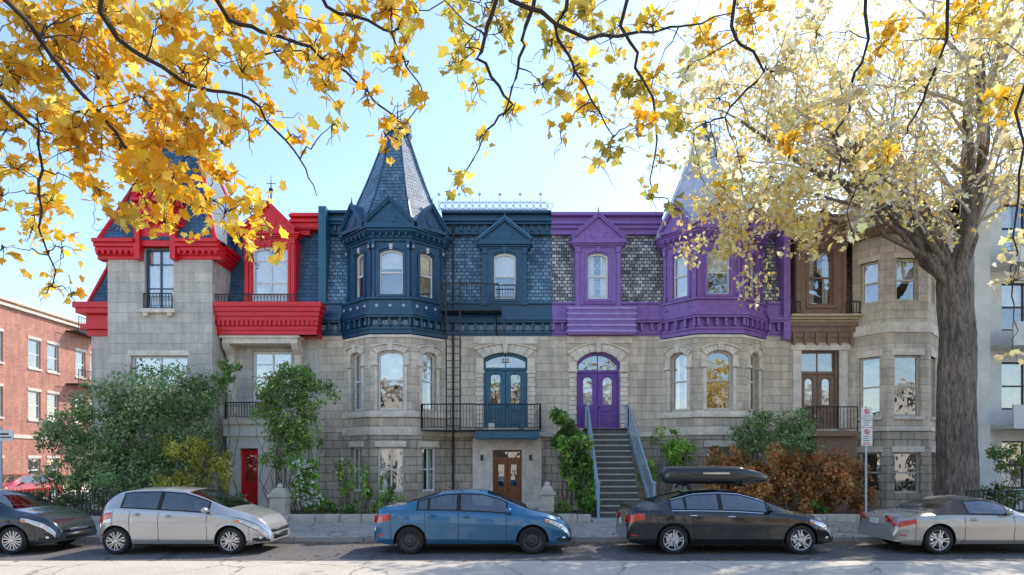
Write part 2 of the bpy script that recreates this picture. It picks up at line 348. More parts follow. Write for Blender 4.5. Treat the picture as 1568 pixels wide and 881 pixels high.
def mansard(h,u0,u1,z0,z1,part='slate',d0=-.04,d1=-.7):
    h[part].add([MF.p(u0,z0,d0),MF.p(u1,z0,d0),MF.p(u1,z1,d1),MF.p(u0,z1,d1)],[(0,1,2,3)],[(u0,z0),(u1,z0),(u1,z1),(u0,z1)])
def dormer(h,uc,w,z0,zt,win,ped,trim='trim',d=.1,curtain=1,bars='double'):
    fr=Fr(uc-w/2,24-d,uc+w/2,24-d)
    h[trim].wall(fr,0,w,z0,zt,[(w/2-win[0]/2,w/2+win[0]/2,win[1],win[2],.12)],t=.5)
    for s in (0,1): h[trim].fbox(MF,uc-w/2 if s==0 else uc+w/2-.02,uc-w/2+.02 if s==0 else uc+w/2,z0,zt,-.9,d-.002)
    window(h,fr,w/2,win[0],win[1],win[2],.12,frame='sash',bars=bars,curtain=curtain,dep=.1)
    for s in(-1,1):
        x=w/2+s*(w/2-.1); h[trim].fbox(fr,x-.1,x+.1,z0,z0+.3,0,.08); h[trim].fbox(fr,x-.07,x+.07,z0+.3,zt-.2,0,.06)
        h[trim].fbox(fr,x-.1,x+.1,zt-.2,zt,0,.1)
        x2=w/2+s*(win[0]/2+.06); h[trim].fbox(fr,x2-.045,x2+.045,win[1]-.05,win[2]+.06,0,.035)
    A=arc(w/2,win[0]+.1,win[2]+.06,.14,8); h[trim].band(fr,A,[(a,b+.09) for a,b in A],0,.05)
    h[trim].poly(fr,[(w/2-.06,win[2]),(w/2+.06,win[2]),(w/2+.09,win[2]+.24),(w/2-.09,win[2]+.24)],0,.09)
    h[trim].fbox(fr,w/2-win[0]/2-.12,w/2+win[0]/2+.12,win[1]-.12,win[1]-.02,0,.1)
    cornice(h[trim],fr,-.02,w+.02,zt,zt+.2,.2,3,ends=1)
    gable(h,fr,w/2,ped[0],zt+.3,ped[1],trim=trim,p=.16,back=1.1)
def keyband(mb,fr,u0,u1,zc,s=.15,d=.02):
    n=int((u1-u0)/(s*1.25))
    for i in range(n):
        c=u0+(i+.5)*(u1-u0)/n; q=s*.42; t=.013
        mb.fbox(fr,c-q,c+q,zc+q-t,zc+q+t,0,d); mb.fbox(fr,c-q,c+q,zc-q-t,zc-q+t,0,d)
        mb.fbox(fr,c-q-t,c-q+t,zc-q+t,zc+q-t,0,d); mb.fbox(fr,c+q-t,c+q+t,zc-q+t,zc+q-t,0,d)
        mb.fbox(fr,c-.02,c+.02,zc-.02,zc+.02,0,d)
BEV={'dress':.012,'trim':.008,'trim2':.008,'frame':.004,'door':.004}
def body(h,x0,x1,top,y1=34,y0=24.82):
    h['mass'].box(x0+.02,x1-.02,y0,y1,-.3,top)
def stonebay(h,plan,wins,z0=0.1,ztop=6.72,wz=(4.0,6.25),rise=.14,base=(.9,2.6),basew=None,part='walls',curt=(1,2,1)):
    fs=facets(plan)
    belt(h['rough'],plan,.08,-.1,.5); 
    for f,w,cu in zip(fs,wins,curt):
        c=f.len/2; ops=[(c-w/2,c+w/2,wz[0],wz[1],rise)]
        h[part].wall(f,0,f.len,3.35,ztop,ops)
        bw=w if basew is None else basew
        h['rough'].wall(f,0,f.len,.5,3.05,[(c-bw/2,c+bw/2,base[0],base[1])])
        window(h,f,c,w,wz[0],wz[1],rise,dep=.16,curtain=cu); window(h,f,c,bw,base[0],base[1],bars='cross',curtain=1)
        hood(h,f,c,w+.02,wz[1],rise,th=min(.2,(f.len-w)/2-.06))
        h['dress'].fbox(f,c-bw/2-.1,c+bw/2+.1,base[1],base[1]+.22,-.1,.05)
        for s in(-1,1):
            x=c+s*(w/2+.07); h['dress'].fbox(f,x-.06,x+.06,wz[0],wz[1]-rise-.48,-.1,.045)
    belt(h['dress'],plan,.06,3.05,3.13); belt(h['dress'],plan,.03,3.132,3.35); belt(h['dress'],plan,.12,3.72,3.84); belt(h['dress'],plan,.05,3.842,3.95)
    belt(h['dress'],plan,.06,ztop,ztop+.1)
def mats(**k):
    d=dict(walls=STONE,rough=STONE_D,dress=STONE_T,glass=GLASS,room=ROOM,curtain=CURT,frame=WHITE,sash=WHITE,iron=IRON,mass=STONE_TD); d.update(k); return d
def bigcornice(h,plan,xa,xb,trim='trim',orn=None):
    for o,a,b in ((.05,6.86,7.02),(.12,7.02,7.1),(.06,7.1,7.42),(.3,7.42,7.5),(.36,7.5,7.6),(.2,7.6,7.7),(.10,7.7,8.12),(.2,8.12,8.2)):
        belt(h[trim],plan,o,a,b-.003)
    for f in facets(plan):
        n=max(2,int(f.len/.32))
        for i in range(n+1): h[trim].fbox(f,i*f.len/n-.045,i*f.len/n+.045,7.12,7.41,.05,.24)
        if orn: keyband(h[orn],Fr(*f.p(0,0,.06)[:2],*f.p(1,0,.06)[:2]),.1,f.len-.1,7.27)
        n=max(2,int(f.len/.4))
        for i in range(n):
            u=(i+.5)*f.len/n; q=.065; h[orn or trim].poly(f,[(u-q,7.9),(u,7.9-q),(u+q,7.9),(u,7.9+q)],.09,.12)
    for a,b in ((xa,plan[0][0]-.02),(plan[3][0]+.02,xb)):
        if b-a<.2: continue
        for o,z0,z1 in ((.05,6.97,7.05),(.12,7.05,7.13),(.05,7.13,7.45),(.28,7.45,7.53),(.36,7.53,7.62),(.2,7.62,7.75),(.08,7.75,8.2),(.16,8.2,8.28)):
            h[trim].fbox(MF,a,b,z0,z1-.003,-.5,o)
        n=max(1,int((b-a)/.36))
        for i in range(n+1): 
            u=min(max(a+i*(b-a)/n,a+.05),b-.05); h[trim].fbox(MF,u-.045,u+.045,7.15,7.44,.05,.22)
        if orn: keyband(h[orn],Fr(0,23.95,1,23.95),a+.1,b-.1,7.29)
def upperbay(h,plan,wins,trim='trim',z0=8.2,zt=10.35,wz=(8.36,10.05),curt=(2,2,2)):
    for i,(f,w) in enumerate(zip(facets(plan),wins)):
        c=f.len/2; h[trim].wall(f,0,f.len,z0-.05,zt,[(c-w/2,c+w/2,wz[0],wz[1],.12)])
        window(h,f,c,w,wz[0],wz[1],.12,frame='sash',dep=.1,curtain=curt[i],tb=.05)
        for s in(-1,1):
            x=c+s*(w/2+.06); h[trim].fbox(f,x-.05,x+.05,wz[0]-.06,wz[1]-.05,0,.05)
            x=c+s*(f.len/2-.06); h[trim].fbox(f,x-.055,x+.055,z0,z0+.3,0,.1);h[trim].fbox(f,x-.045,x+.045,z0+.3,zt-.3,0,.06);h[trim].fbox(f,x-.06,x+.06,zt-.3,zt,0,.12)
            h['orn'].fbox(f,x-.025,x+.025,zt-.26,zt-.16,.12,.14)
        A=arc(c,w+.14,wz[1]+.06,.14,8); h[trim].band(f,A,[(a,b+.08) for a,b in A],0,.06)
        h[trim].fbox(f,c-w/2-.1,c+w/2+.1,wz[0]-.1,wz[0]-.01,0,.09)
        h['orn'].poly(f,[(c-.05,wz[1]),(c+.05,wz[1]),(c+.07,wz[1]+.2),(c-.07,wz[1]+.2)],.0,.075)
    for o,a,b in ((.08,zt,zt+.1),(.16,zt+.1,zt+.18),(.34,zt+.3,zt+.38),(.42,zt+.38,zt+.46)): belt(h[trim],plan,o,a,b-.003)
    belt(h[trim],plan,.18,zt+.18,zt+.297,.32)
    for f in facets(plan):
        n=max(3,int(f.len/.22))
        for i in range(n): h[trim].fbox(f,(i+.5)*f.len/n-.03,(i+.5)*f.len/n+.03,zt+.14,zt+.27,.12,.3)
def turret(h,cx,cy,ze,rx,ry,z1,r1,ztop,rt,roof='tslate',hip='trim'):
    lv=[(ze,rx,ry),(ze+.25,rx*.97,ry*.97),(z1,r1,r1*ry/rx)]
    for t in (.15,.35,.6,1.0): lv.append((z1+(ztop-z1)*t, r1+(rt-r1)*(t**.86),(r1+(rt-r1)*(t**.86))*(ry/rx+(1-ry/rx)*t)))
    rings=[octa(cx,cy,a,b,z) for z,a,b in lv]
    h[roof].prism(rings)
    for k in range(8): h[hip].tube([r[k] for r in rings],.045,5)
    h[hip].prism([octa(cx,cy,rt+.1,rt+.1,ztop-.02),octa(cx,cy,rt+.14,rt+.14,ztop+.1)])
    o=octa(cx,cy,rt+.08,rt+.08,ztop+.1)
    for k in range(8):
        a,b=o[k],o[(k+1)%8]; h['iron'].tube([a,(a[0],a[1],a[2]+.65)],[.025,.008],4); h['iron'].tube([(a[0],a[1],a[2]+.3),(b[0],b[1],b[2]+.3)],.016,4)
    h['iron'].tube([(cx,cy,ztop),(cx,cy,ztop+.5),(cx,cy,ztop+.6),(cx,cy,ztop+.7),(cx,cy,ztop+1.4)],[.04,.035,.1,.035,.01],6)
    for s in(-1,1): h['iron'].tube([(cx,cy,ztop+.75),(cx+s*.22,cy,ztop+.9),(cx+s*.14,cy,ztop+1.08)],.018,4)
# ================= HOUSE 2 : dark blue =================
h=Thing('blue_trimmed_stone_rowhouse',mats(trim=NAVY,trim2=TEAL,slate=SLATE_T,roof=COPPER,frame=WHITE,sash=WHITE,orn=CREST,door=TEAL,wood=WOOD,whitef=WHITE,tslate=SLATE_T),bev=BEV)
X0,X1=ux(488),ux(845); body(h,X0,X1,11.3)
plan=[(-6.63,24),(-5.32,23),(-3.80,23),(-2.55,24)]
stonebay(h,plan,[.62,.98,.62],curt=(3,2,1))
doorc=ux(774); dw=ux(808)-ux(741)
ops=[(doorc-dw/2,doorc+dw/2,3.38,6.32,.22)]
h['walls'].wall(MF,X0,plan[0][0]+.02,3.2,6.97,[]); h['walls'].wall(MF,plan[3][0]-.02,X1,3.2,6.97,ops)
bd0,bd1=ux(755),ux(799)
h['rough'].wall(MF,X0,plan[0][0]+.02,-.1,3.2,[]); h['rough'].wall(MF,plan[3][0]-.02,X1,-.1,3.2,[(bd0,bd1,.3,2.5)])
door(h,MF,doorc,dw,3.38,6.32,.22,'door',transom=.62,glassd='rect')
h['whitef'].fbox(MF,doorc-.16,doorc+.16,5.98,6.14,-.12,-.09)
for q in(-.09,0,.09): h['iron'].fbox(MF,doorc+q-.02,doorc+q+.02,6.01,6.11,-.089,-.085)
hood(h,MF,doorc,dw,6.32,.22,th=.3,proj=.1,drop=.5)
for s in(-1,1):
    x=doorc+s*(dw/2+.16)
    for k in range(12): h['dress'].fbox(MF,x-(.15 if k%2 else .12),x+(.15 if k%2 else .12),3.36+k*.18,3.36+k*.18+.165,-.1,.06+(.02 if k%2 else 0))
h['dress'].fbox(MF,ux(724),ux(824),6.66,6.95,-.1,.07)
for s in(-1,1):
    a,b=(ux(724),bd0) if s<0 else (bd1,ux(829)); h['dress'].fbox(MF,a,b,.1,2.5,-.1,.16)
h['dress'].fbox(MF,ux(724),ux(829),2.5,2.95,-.1,.161)
door(h,MF,(bd0+bd1)/2,bd1-bd0,.3,2.5,0,'wood',transom=.35,glassd='rect')
for s in (ux(738),ux(812)): h['iron'].tube([(s,23.8,2.3),(s,23.78,2.1)],.05,6)
h['dress'].fbox(MF,plan[3][0],X1,3.02,3.2,-.05,.08)
bigcornice(h,plan,X0,X1,'trim','orn')
uplan=[(-6.45,24.05),(-5.28,23.08),(-3.84,23.08),(-2.72,24.05)]
upperbay(h,uplan,[.55,.88,.62])
cx=-4.62; turret(h,cx,24.75,10.8,2.15,1.95,11.75,1.72,15.2,.42)
for i,f in enumerate(facets(uplan)):
    g=Fr(*f.p(0,0,.25)[:2],*f.p(1,0,.25)[:2]); gable(h,g,f.len/2,1.75 if i==1 else 1.25,10.9,.85 if i==1 else .8,roof='trim',p=.12,back=1.2)
mansard(h,X0,X1,8.2,11.2)
h['trim2'].fbox(MF,X0,X0+.3,8.2,12.05,-.6,.06)
dormer(h,ux(773),1.75,8.15,10.35,(.86,8.4,10.2),(1.9,.75),curtain=2)
for a,b in((X0+.3,-6.4),(-2.8,X1)):
    for o,z0,z1 in ((-.5,11.15,11.5),(-.35,11.5,11.6),(-.25,11.6,11.7),(-.42,11.7,11.9),(-.2,11.9,12.0)): h['trim'].fbox(MF,a,b,z0,z1-.003,-1.2,o)
    n=int((b-a)/.3)
    for i in range(n): h['trim'].fbox(MF,a+(i+.5)*(b-a)/n-.04,a+(i+.5)*(b-a)/n+.04,11.25,11.48,-.5,-.4)
cresting(h['orn'],(ux(672,24.2),24.2),(ux(838,24.2),24.2),12.0,.56,.26)
I=h['iron']; bx0,bx1=ux(645,22.9),ux(828,22.9)
I.box(bx0,bx1,22.9,23.98,3.2,3.25)
h['trim2'].box(ux(728,22.95),ux(826,22.95),22.92,23.9,2.93,3.19)
n=22
for i in range(n): h['trim2'].tube([(ux(728,22.95)+.05+i*(2.3)/n,22.9,2.93),(ux(728,22.95)+.05+i*2.3/n,22.9,2.84)],[.05,.01],4)
railing(I,(bx0,22.92),(bx1,22.92),3.25,3.25,.95); railing(I,(bx0,22.92),(bx0,23.3),3.25,3.25,.95); railing(I,(bx1,22.92),(bx1,23.95),3.25,3.25,.95)
for x in (-2.46,-1.94): I.tube([(x,22.9,3.2),(x,22.9,8.9)],.035,4)
for k in range(20): I.tube([(-2.46,22.9,3.4+k*.27),(-1.94,22.9,3.4+k*.27)],.018,4)
I.box(-2.7,-.4,22.98,23.7,7.72,7.78); railing(I,(-2.7,22.98),(-.5,22.98),7.78,7.78,.95,.16,r=.014); railing(I,(-2.7,22.98),(-2.7,23.7),7.78,7.78,.95,.16)
for x in(-2.6,-.6): I.tube([(x,23.0,7.72),(x,23.95,7.0)],.025,4)
railing(I,(ux(757),23.75),(ux(790),23.75),8.35,8.35,.55,.1)
h['door'].box(ux(795,23.2),ux(803,23.2),23.1,23.3,3.25,3.75); h['whitef'].box(ux(748,23.2),ux(757,23.2),23.1,23.3,3.25,3.5)
h['iron'].tube([(-2.3,23.93,.2),(-2.3,23.93,11.3)],.045,6)
h.done()
# ================= HOUSE 3 : purple =================
h=Thing('purple_trimmed_stone_rowhouse',mats(trim=PURP,trim2=PURPD,slate=SLATE_L,roof=PURP,frame=CREAM,sash=WHITE,orn=PURPL,door=PURPD,tslate=METALR,step=IRON),bev=BEV)
X0,X1=ux(845)+.004,ux(1205); body(h,X0,X1,11.3)
plan=[(5.84,24),(6.95,23),(8.65,23),(9.95,24)]
stonebay(h,plan,[.68,.98,.6],rise=.2,curt=(1,0,1))
doorc=ux(916); dw=ux(949)-ux(883)
h['walls'].wall(MF,X0,plan[0][0]+.02,3.2,6.97,[(doorc-dw/2,doorc+dw/2,3.36,6.35,.4)]); h['walls'].wall(MF,plan[3][0]-.02,X1,3.2,6.97,[])
h['rough'].wall(MF,X0,plan[0][0]+.02,-.1,3.2,[]); h['rough'].wall(MF,plan[3][0]-.02,X1,-.1,3.2,[])
door(h,MF,doorc,dw,3.36,6.35,.4,'door',transom=.75)
hood(h,MF,doorc,dw,6.35,.4,th=.3,proj=.1,drop=.3)
for s in(-1,1):
    x=doorc+s*(dw/2+.16)
    for k in range(12): h['dress'].fbox(MF,x-(.15 if k%2 else .12),x+(.15 if k%2 else .12),3.36+k*.18,3.36+k*.18+.165,-.1,.06+(.02 if k%2 else 0))
h['dress'].fbox(MF,ux(868),ux(968),6.68,6.95,-.1,.07); h['dress'].fbox(MF,X0,plan[0][0],3.02,3.2,-.05,.08)
bigcornice(h,plan,X0,X1,'trim',None)
h['trim'].fbox(MF,ux(868),ux(970),6.97,8.05,0,.42); 
for k in range(5): h['orn'].fbox(MF,ux(868)-.03,ux(970)+.03,7.05+k*.22,7.12+k*.22,.3,.46)
uplan=[(5.98,24.05),(6.98,23.08),(8.6,23.08),(9.8,24.05)]
upperbay(h,uplan,[.62,.86,.6],curt=(3,2,2))
turret(h,7.83,24.75,10.8,2.15,1.95,11.75,1.72,15.0,.42,hip='tslate')
for i,f in enumerate(facets(uplan)):
    g=Fr(*f.p(0,0,.25)[:2],*f.p(1,0,.25)[:2]); gable(h,g,f.len/2,1.75 if i==1 else 1.25,10.9,.85,roof='orn',p=.12,back=1.2)
mansard(h,X0,X1,8.2,11.2)
dormer(h,ux(915),1.8,8.0,10.4,(.8,8.4,10.2),(1.95,.85),curtain=1)
for a,b in((X0,6.0),(9.6,X1)):
    for o,z0,z1 in ((-.5,11.15,11.35),(-.4,11.35,11.5),(-.3,11.5,11.6),(-.42,11.6,11.8),(-.2,11.8,11.93)): h['trim'].fbox(MF,a,b,z0,z1-.003,-1.2,o)
h['trim'].fbox(MF,X1-.25,X1,6.8,11.9,-.6,.3)
sx0,sx1=2.86,4.4; n=15; y0=23.25; run=.19; rise=(3.3-.15)/n
h['step'].box(sx0-.1,sx1+.1,y0,24,3.25,3.31)
tr=Thing('entrance_staircase',dict(treads=paint('tread',(.12,.11,.10),.7,.3,6),string=GREYIRON,rail=GREYIRON,nosing=paint('nosing',(.50,.46,.38),.6,.2,6)))
for i in range(n):
    z=3.3-(i+1)*rise; y=y0-(i+1)*run
    tr['treads'].box(sx0+.05,sx1-.03,y,y+run+.03,z-.03,z); tr['nosing'].box(sx0+.05,sx1-.03,y-.025,y,z-.045,z+.004); tr['treads'].box(sx0+.05,sx1-.03,y+run,y+run+.01,z,z+rise-.03)
yb=y0-n*run
for x,e in ((sx0,0),(sx1,.32)):
    tr['string'].add([(x,y0,3.05),(x,y0,3.35),(x+e,yb-.05,.3),(x+e,yb-.05,.1),(x+.04,y0,3.05),(x+.04,y0,3.35),(x+.04+e,yb-.05,.3),(x+.04+e,yb-.05,.1)],[(0,1,2,3),(7,6,5,4),(0,4,5,1),(1,5,6,2),(2,6,7,3),(3,7,4,0)])
    railing(tr['rail'],(x+.02,y0),(x+.02+e,yb),3.3,.25,.92,.13,.013,.035)
    railing(tr['rail'],(x+.02,y0),(x+.02,23.95),3.3,3.3,.92,.13,.013,.03)
    tr['rail'].tube([(x+.02+e,yb,.1),(x+.02+e,yb,1.3)],.05,8); tr['rail'].ell((x+.02+e,yb,1.34),(.07,.07,.07))
tr.done()
h.done()
# ================= HOUSE 1 : red =================
h=Thing('red_trimmed_stone_house',mats(walls=STONE_G,trim=RED,slate=SLATE_B,roof=RED,frame=WHITE,sash=WHITE,cream=CREAM,orn=WHITE,door=RED,dframe=NAVY),bev=BEV)
X0,X1=ux(140),ux(488); body(h,X0,X1,11.2)
tx0,tx1=ux(165,22.8),ux(325,22.8); tw=tx1-tx0; TF=Fr(tx0,22.8,tx1,22.8)
wc=(ux(243.5,22.8)-tx0); tz=lambda p:vz(p,22.8)
w2=wc
h['walls'].wall(TF,0,tw,-.1,9.8,[(wc-.54,wc+.54,tz(473),tz(381)),(w2-1.05,w2+1.05,3.9,tz(545)),(w2-.6,w2+.6,.8,2.3)])
for x in(tx0,tx1):
    f=Fr(tx0,24.5,tx0,22.8) if x==tx0 else Fr(tx1,22.8,tx1,24.5)
    h['walls'].wall(f,0,f.len,-.1,9.8,[])
window(h,TF,wc,1.08,tz(473),tz(381),frame='dframe',curtain=3,bars='french'); window(h,TF,w2,2.1,3.9,tz(545),curtain=2,bars='cross'); window(h,TF,w2,1.2,.8,2.3)
sill(h,TF,wc,1.1,tz(474),t=.15,p=.18); h['dress'].fbox(TF,w2-1.15,w2+1.15,tz(545),tz(545)+.2,-.1,.04); sill(h,TF,w2,2.1,3.9)
for s in(-1,1): h['dress'].fbox(TF,wc+s*.45-.08,wc+s*.45+.08,tz(485),tz(478),0,.14)
railing(h['iron'],(tx0+wc-.52,22.72),(tx0+wc+.52,22.72),tz(473),tz(473),.55,.11,fancy=True)
h['dress'].fbox(TF,-.03,tw+.03,3.0,3.2,-.05,.06)
cz0,cz1=tz(398),tz(370)
for a,b in((-.35,wc-.75),(wc+.75,tw+.35)):
    cornice(h['trim'],TF,a,b,cz0,cz1,.4,5)
    n=int((b-a)/.2)
    for i in range(n): h['trim'].fbox(TF,a+(i+.5)*(b-a)/n-.05,a+(i+.5)*(b-a)/n+.05,cz0+.16,cz0+.3,0,.26)
for s,f in ((0,Fr(tx0,24.5,tx0,22.8)),(1,Fr(tx1,22.8,tx1,24.5))): cornice(h['trim'],f,0,f.len,cz0,cz1,.35,5)
for s in(-1,1): h['trim'].fbox(TF,wc+s*.66-.1,wc+s*.66+.1,tz(400),tz(345),-.5,.3)
h['trim'].fbox(TF,wc-.56,wc+.56,tz(381)+.05,tz(350),-.5,.15)
cornice(h['trim'],TF,wc-.95,wc+.95,tz(350),tz(335),.5,3); h['trim'].fbox(TF,wc-.7,wc+.7,tz(335),tz(318),-1,.3); cornice(h['trim'],TF,wc-.8,wc+.8,tz(318),tz(310),.45,2)
gable(h,TF,wc,1.5,tz(308),.6,p=.3)
tcx=(tx0+tx1)/2
def sq(hx,y0,y1,z): return [(tcx-hx,y0,z),(tcx+hx,y0,z),(tcx+hx,y1,z),(tcx-hx,y1,z)]
rings=[sq(2.15,22.6,26.6,cz1),sq(1.75,23.0,26.2,cz1+1.1),sq(1.25,23.6,25.6,cz1+2.7),sq(.75,24.1,25.1,cz1+4.1)]
h['slate'].prism(rings)
for k in range(4): h['trim'].tube([r[k] for r in rings],.09,6)
h['trim'].box(tcx-.85,tcx+.85,24.0,25.2,cz1+4.1,cz1+4.35); cresting(h['iron'],(tcx-.8,24.05),(tcx+.8,24.05),cz1+4.35,.4)
xl=ux(140)
h['walls'].wall(MF,xl,tx0+.3,-.1,6.97,[]); 
for o,z0,z1 in ((.1,6.97,7.2),(.25,7.2,7.4),(.12,7.4,7.8),(.35,7.8,8.0),(.42,8.0,8.22)): h['trim'].fbox(MF,xl-o*1.1,tx0-.01,z0,z1-.003,-.5,o)
h['slate'].add([(xl-.1,23.95,8.22),(tx0+.1,23.95,8.22),(tx0+.1,24.6,11.2),(xl+1.0,24.6,11.2)],[(0,1,2,3)],[(0,0),(1.5,0),(1.5,3),(.6,3)])
h['trim'].tube([(xl-.1,23.93,8.22),(xl+1.0,24.58,11.2)],.07,6)
h['slate'].add([(xl-.1,23.95,8.22),(xl+1,24.6,11.2),(xl+1,33,11.2),(xl-.1,33,8.22)],[(0,1,2,3)],[(0,0),(0,3),(9,3),(9,0)])
h['walls'].wall(Fr(xl,33,xl,24),0,9,-.1,8.2,[(3,4,4,6.2),(6,7,4,6.2)])
px0=tx1-.02
h['walls'].wall(MF,px0,X1,-.1,6.97,[(ux(386),ux(447),vz(617),vz(538)),(ux(374,24),ux(404,24),.3,2.5)])
window(h,MF,(ux(386)+ux(447))/2,ux(447)-ux(386),vz(617),vz(538),frame='frame',bars='dcross',curtain=3,tb=.09)
h['orn'].fbox(MF,ux(384),ux(449),vz(617)-.12,vz(617),-.1,.08)
bx0,bx1=ux(328,23.2),ux(484,23.2); BF=Fr(0,23.2,1,23.2)
cornice(h['trim'],BF,bx0,bx1,vz(513,23.2),vz(466,23.2),.38,7,br=.0,ends=.8)
h['trim'].box(bx0,bx1,23.2,24,vz(513,23.2),vz(468,23.2))
n=22
for i in range(n): u=bx0+(i+.5)*(bx1-bx0)/n; h['trim'].fbox(BF,u-.035,u+.035,vz(500,23.2),vz(490,23.2),0,.2)
railing(h['iron'],(bx0,23.0),(ux(455,23),23.0),vz(468,23),vz(468,23),.42,.12,fancy=True)
railing(h['orn'],(ux(388,23.6),23.6),(ux(440,23.6),23.6),vz(470,23.6),vz(470,23.6),.45,.09,fancy=True,r=.014)
pa,pb=ux(340,23.3),ux(455,23.3); PF=Fr(0,23.3,1,23.3); zt=vz(514,23.3)
h['dress'].fbox(PF,pa,pb,zt-.3,zt,-.6,.0)
h['dress'].fbox(PF,pa-.1,pb+.1,zt-.1,zt-.003,-.6,.08)
for s in(-1,1):
    x=pa+.12 if s<0 else pb-.12
    h['dress'].poly(Fr(x-.12,24,x-.12,23),[(.0,zt-1.2),(.25,zt-1.1),(.35,zt-.7),(.6,zt-.5),(.75,zt-.302),(0,zt-.302)],0,-.24)
h['dress'].fbox(MF,pa,pa+.25,3.7,zt-1.2,-.1,.3); h['dress'].fbox(MF,pb-.25,pb,3.7,zt-1.2,-.1,.3)
railing(h['iron'],(ux(345,23),23.0),(ux(412,23),23.0),vz(641,23),vz(641,23),.6,.1,fancy=True); h['cream'].box(ux(342,22.9),ux(414,22.9),22.9,24,vz(650,22.9),vz(642,22.9))
EF=Fr(0,23.1,1,23.1); ea,eb=ux(344,23.1),ux(413,23.1)
h['orn'].fbox(EF,ea,eb,vz(668,23.1),vz(650,23.1)-.01,-.8,.1); h['orn'].fbox(EF,ea+.08,eb-.08,2.55,vz(668,23.1),-.8,0)
for a,b in((ea+.1,ea+.55),(eb-.45,eb-.1)): h['orn'].fbox(EF,a,b,.1,2.55,-.8,-.01)
h['door'].fbox(EF,ea+.55,eb-.45,.15,2.5,-.3,-.2); h['door'].fbox(EF,ea+.65,eb-.55,.3,1.1,-.2,-.17); h['glass'].quad(EF,ea+.68,eb-.58,1.3,2.3,-.19)
mansard(h,px0,X1,8.2,11.5,d1=-.75)
rdc=ux(415); h['trim'].fbox(MF,ux(440),X1-.02,11.3,11.95,-1.2,-.35)
for k in range(3): h['trim'].fbox(MF,ux(440)-.02,X1-.01,11.35+k*.2,11.45+k*.2,-.5,-.3+.06*k)
h['trim'].fbox(MF,tx1-.2,X1-.5,11.1,11.45,-1.2,-.45)
dormer(h,rdc,2.0,8.2,10.75,(1.38,8.3,10.45),(1.9,.95),curtain=3,bars='french')
c=rdc; h['iron'].tube([(c,24,12.1),(c,24,12.9),(c,24,13.3)],[.04,.02,.006],6); h['iron'].ell((c,24,12.7),(.09,.09,.09)); h['iron'].tube([(c-.18,24,12.95),(c+.18,24,12.95)],.015,4)
h.done()
# ================= HOUSE 4 : brown =================
h=Thing('brown_trimmed_stone_rowhouse',mats(trim=BROWN,trim2=TAN,slate=SLATE_BR,roof=BROWN,frame=CREAM,door=BROWN,sash=BROWN,orn=TAN,tslate=METALR),bev=BEV)
X0,X1=ux(1205)+.004,17.3; body(h,X0,X1,11.3)
plan=[(13.35,24),(14.1,23),(15.65,23),(16.7,24)]
fs=facets(plan)
for f,w in zip(fs,(.75,.98,.7)):
    c=f.len/2
    h['walls'].wall(f,0,f.len,3.35,10.6,[(c-w/2,c+w/2,3.75,6.05),(c-w/2*.85,c+w/2*.85,8.1,9.7)])
    h['rough'].wall(f,0,f.len,-.1,3.2,[(c-w/2,c+w/2,.85,2.4)])
    window(h,f,c,w,3.75,6.05,curtain=0,frame='frame'); window(h,f,c,w*.85,8.1,9.7,curtain=2); window(h,f,c,w,.85,2.4,curtain=0)
    h['dress'].fbox(f,c-w/2-.12,c+w/2+.12,6.05,6.3,-.1,.05); sill(h,f,c,w-.1,3.75); h['dress'].fbox(f,c-w/2-.12,c+w/2+.12,2.4,2.62,-.1,.05); h['dress'].fbox(f,c-w/2-.05,c+w/2+.05,9.7,9.9,-.1,.05)
belt(h['dress'],plan,.08,3.2,3.35); belt(h['dress'],plan,.1,6.9,7.1); belt(h['dress'],plan,.05,7.1,7.3); belt(h['trim'],plan,.25,10.6,10.9,.4)
turret(h,15.0,24.75,10.9,2.0,1.85,11.8,1.7,14.8,.42,hip='trim')
dc=ux(1255); 
h['walls'].wall(MF,X0,plan[0][0]+.02,3.2,6.75,[(ux(1226),ux(1284),3.36,6.4)]); h['rough'].wall(MF,X0,plan[0][0]+.02,-.1,3.2,[(ux(1240),ux(1275),.2,2.3)])
h['walls'].wall(MF,plan[3][0]-.02,X1,-.1,11.3,[])
h['room'].quad(MF,ux(1240),ux(1275),.2,2.3,-.3)
door(h,MF,dc,ux(1284)-ux(1226),3.36,6.4,0,'door',transom=.85)
for a,b in((ux(1213),ux(1226)),(ux(1284),ux(1297))): h['dress'].fbox(MF,a,b,3.3,6.4,-.1,.08)
h['dress'].fbox(MF,ux(1210),ux(1300),6.4,6.62,-.1,.12)
cornice(h['trim'],MF,X0,ux(1310),6.72,7.5,.2,4,br=.4); cornice(h['trim2'],MF,X0,ux(1312),7.5,7.75,.45,3)
railing(h['iron'],(ux(1245,22.9),22.9),(ux(1313,22.9),22.9),3.2,3.2,.9); h['trim'].box(ux(1230,22.9),ux(1315,22.9),22.9,24,3.0,3.2)
railing(h['iron'],(ux(1245,22.9),22.9),(ux(1245,22.9),24),3.2,3.2,.9)
h['trim'].box(ux(1250,23.2),ux(1312,23.2),23.2,24,.1,3.0)
mansard(h,X0,X1,7.7,11.3)
dormer(h,dc,2.0,7.75,10.6,(.95,8.15,10.35),(2.1,.8),curtain=1)
railing(h['iron'],(X0+.1,23.7),(dc-.9,23.7),7.75,7.75,.5,.12); railing(h['iron'],(dc+.9,23.7),(ux(1310),23.7),7.75,7.75,.5,.12)
for o,z0,z1 in ((-.5,11.2,11.5),(-.35,11.5,11.65),(-.2,11.65,11.85)): h['trim'].fbox(MF,X0,X1,z0,z1-.003,-1.2,o)
h.done()
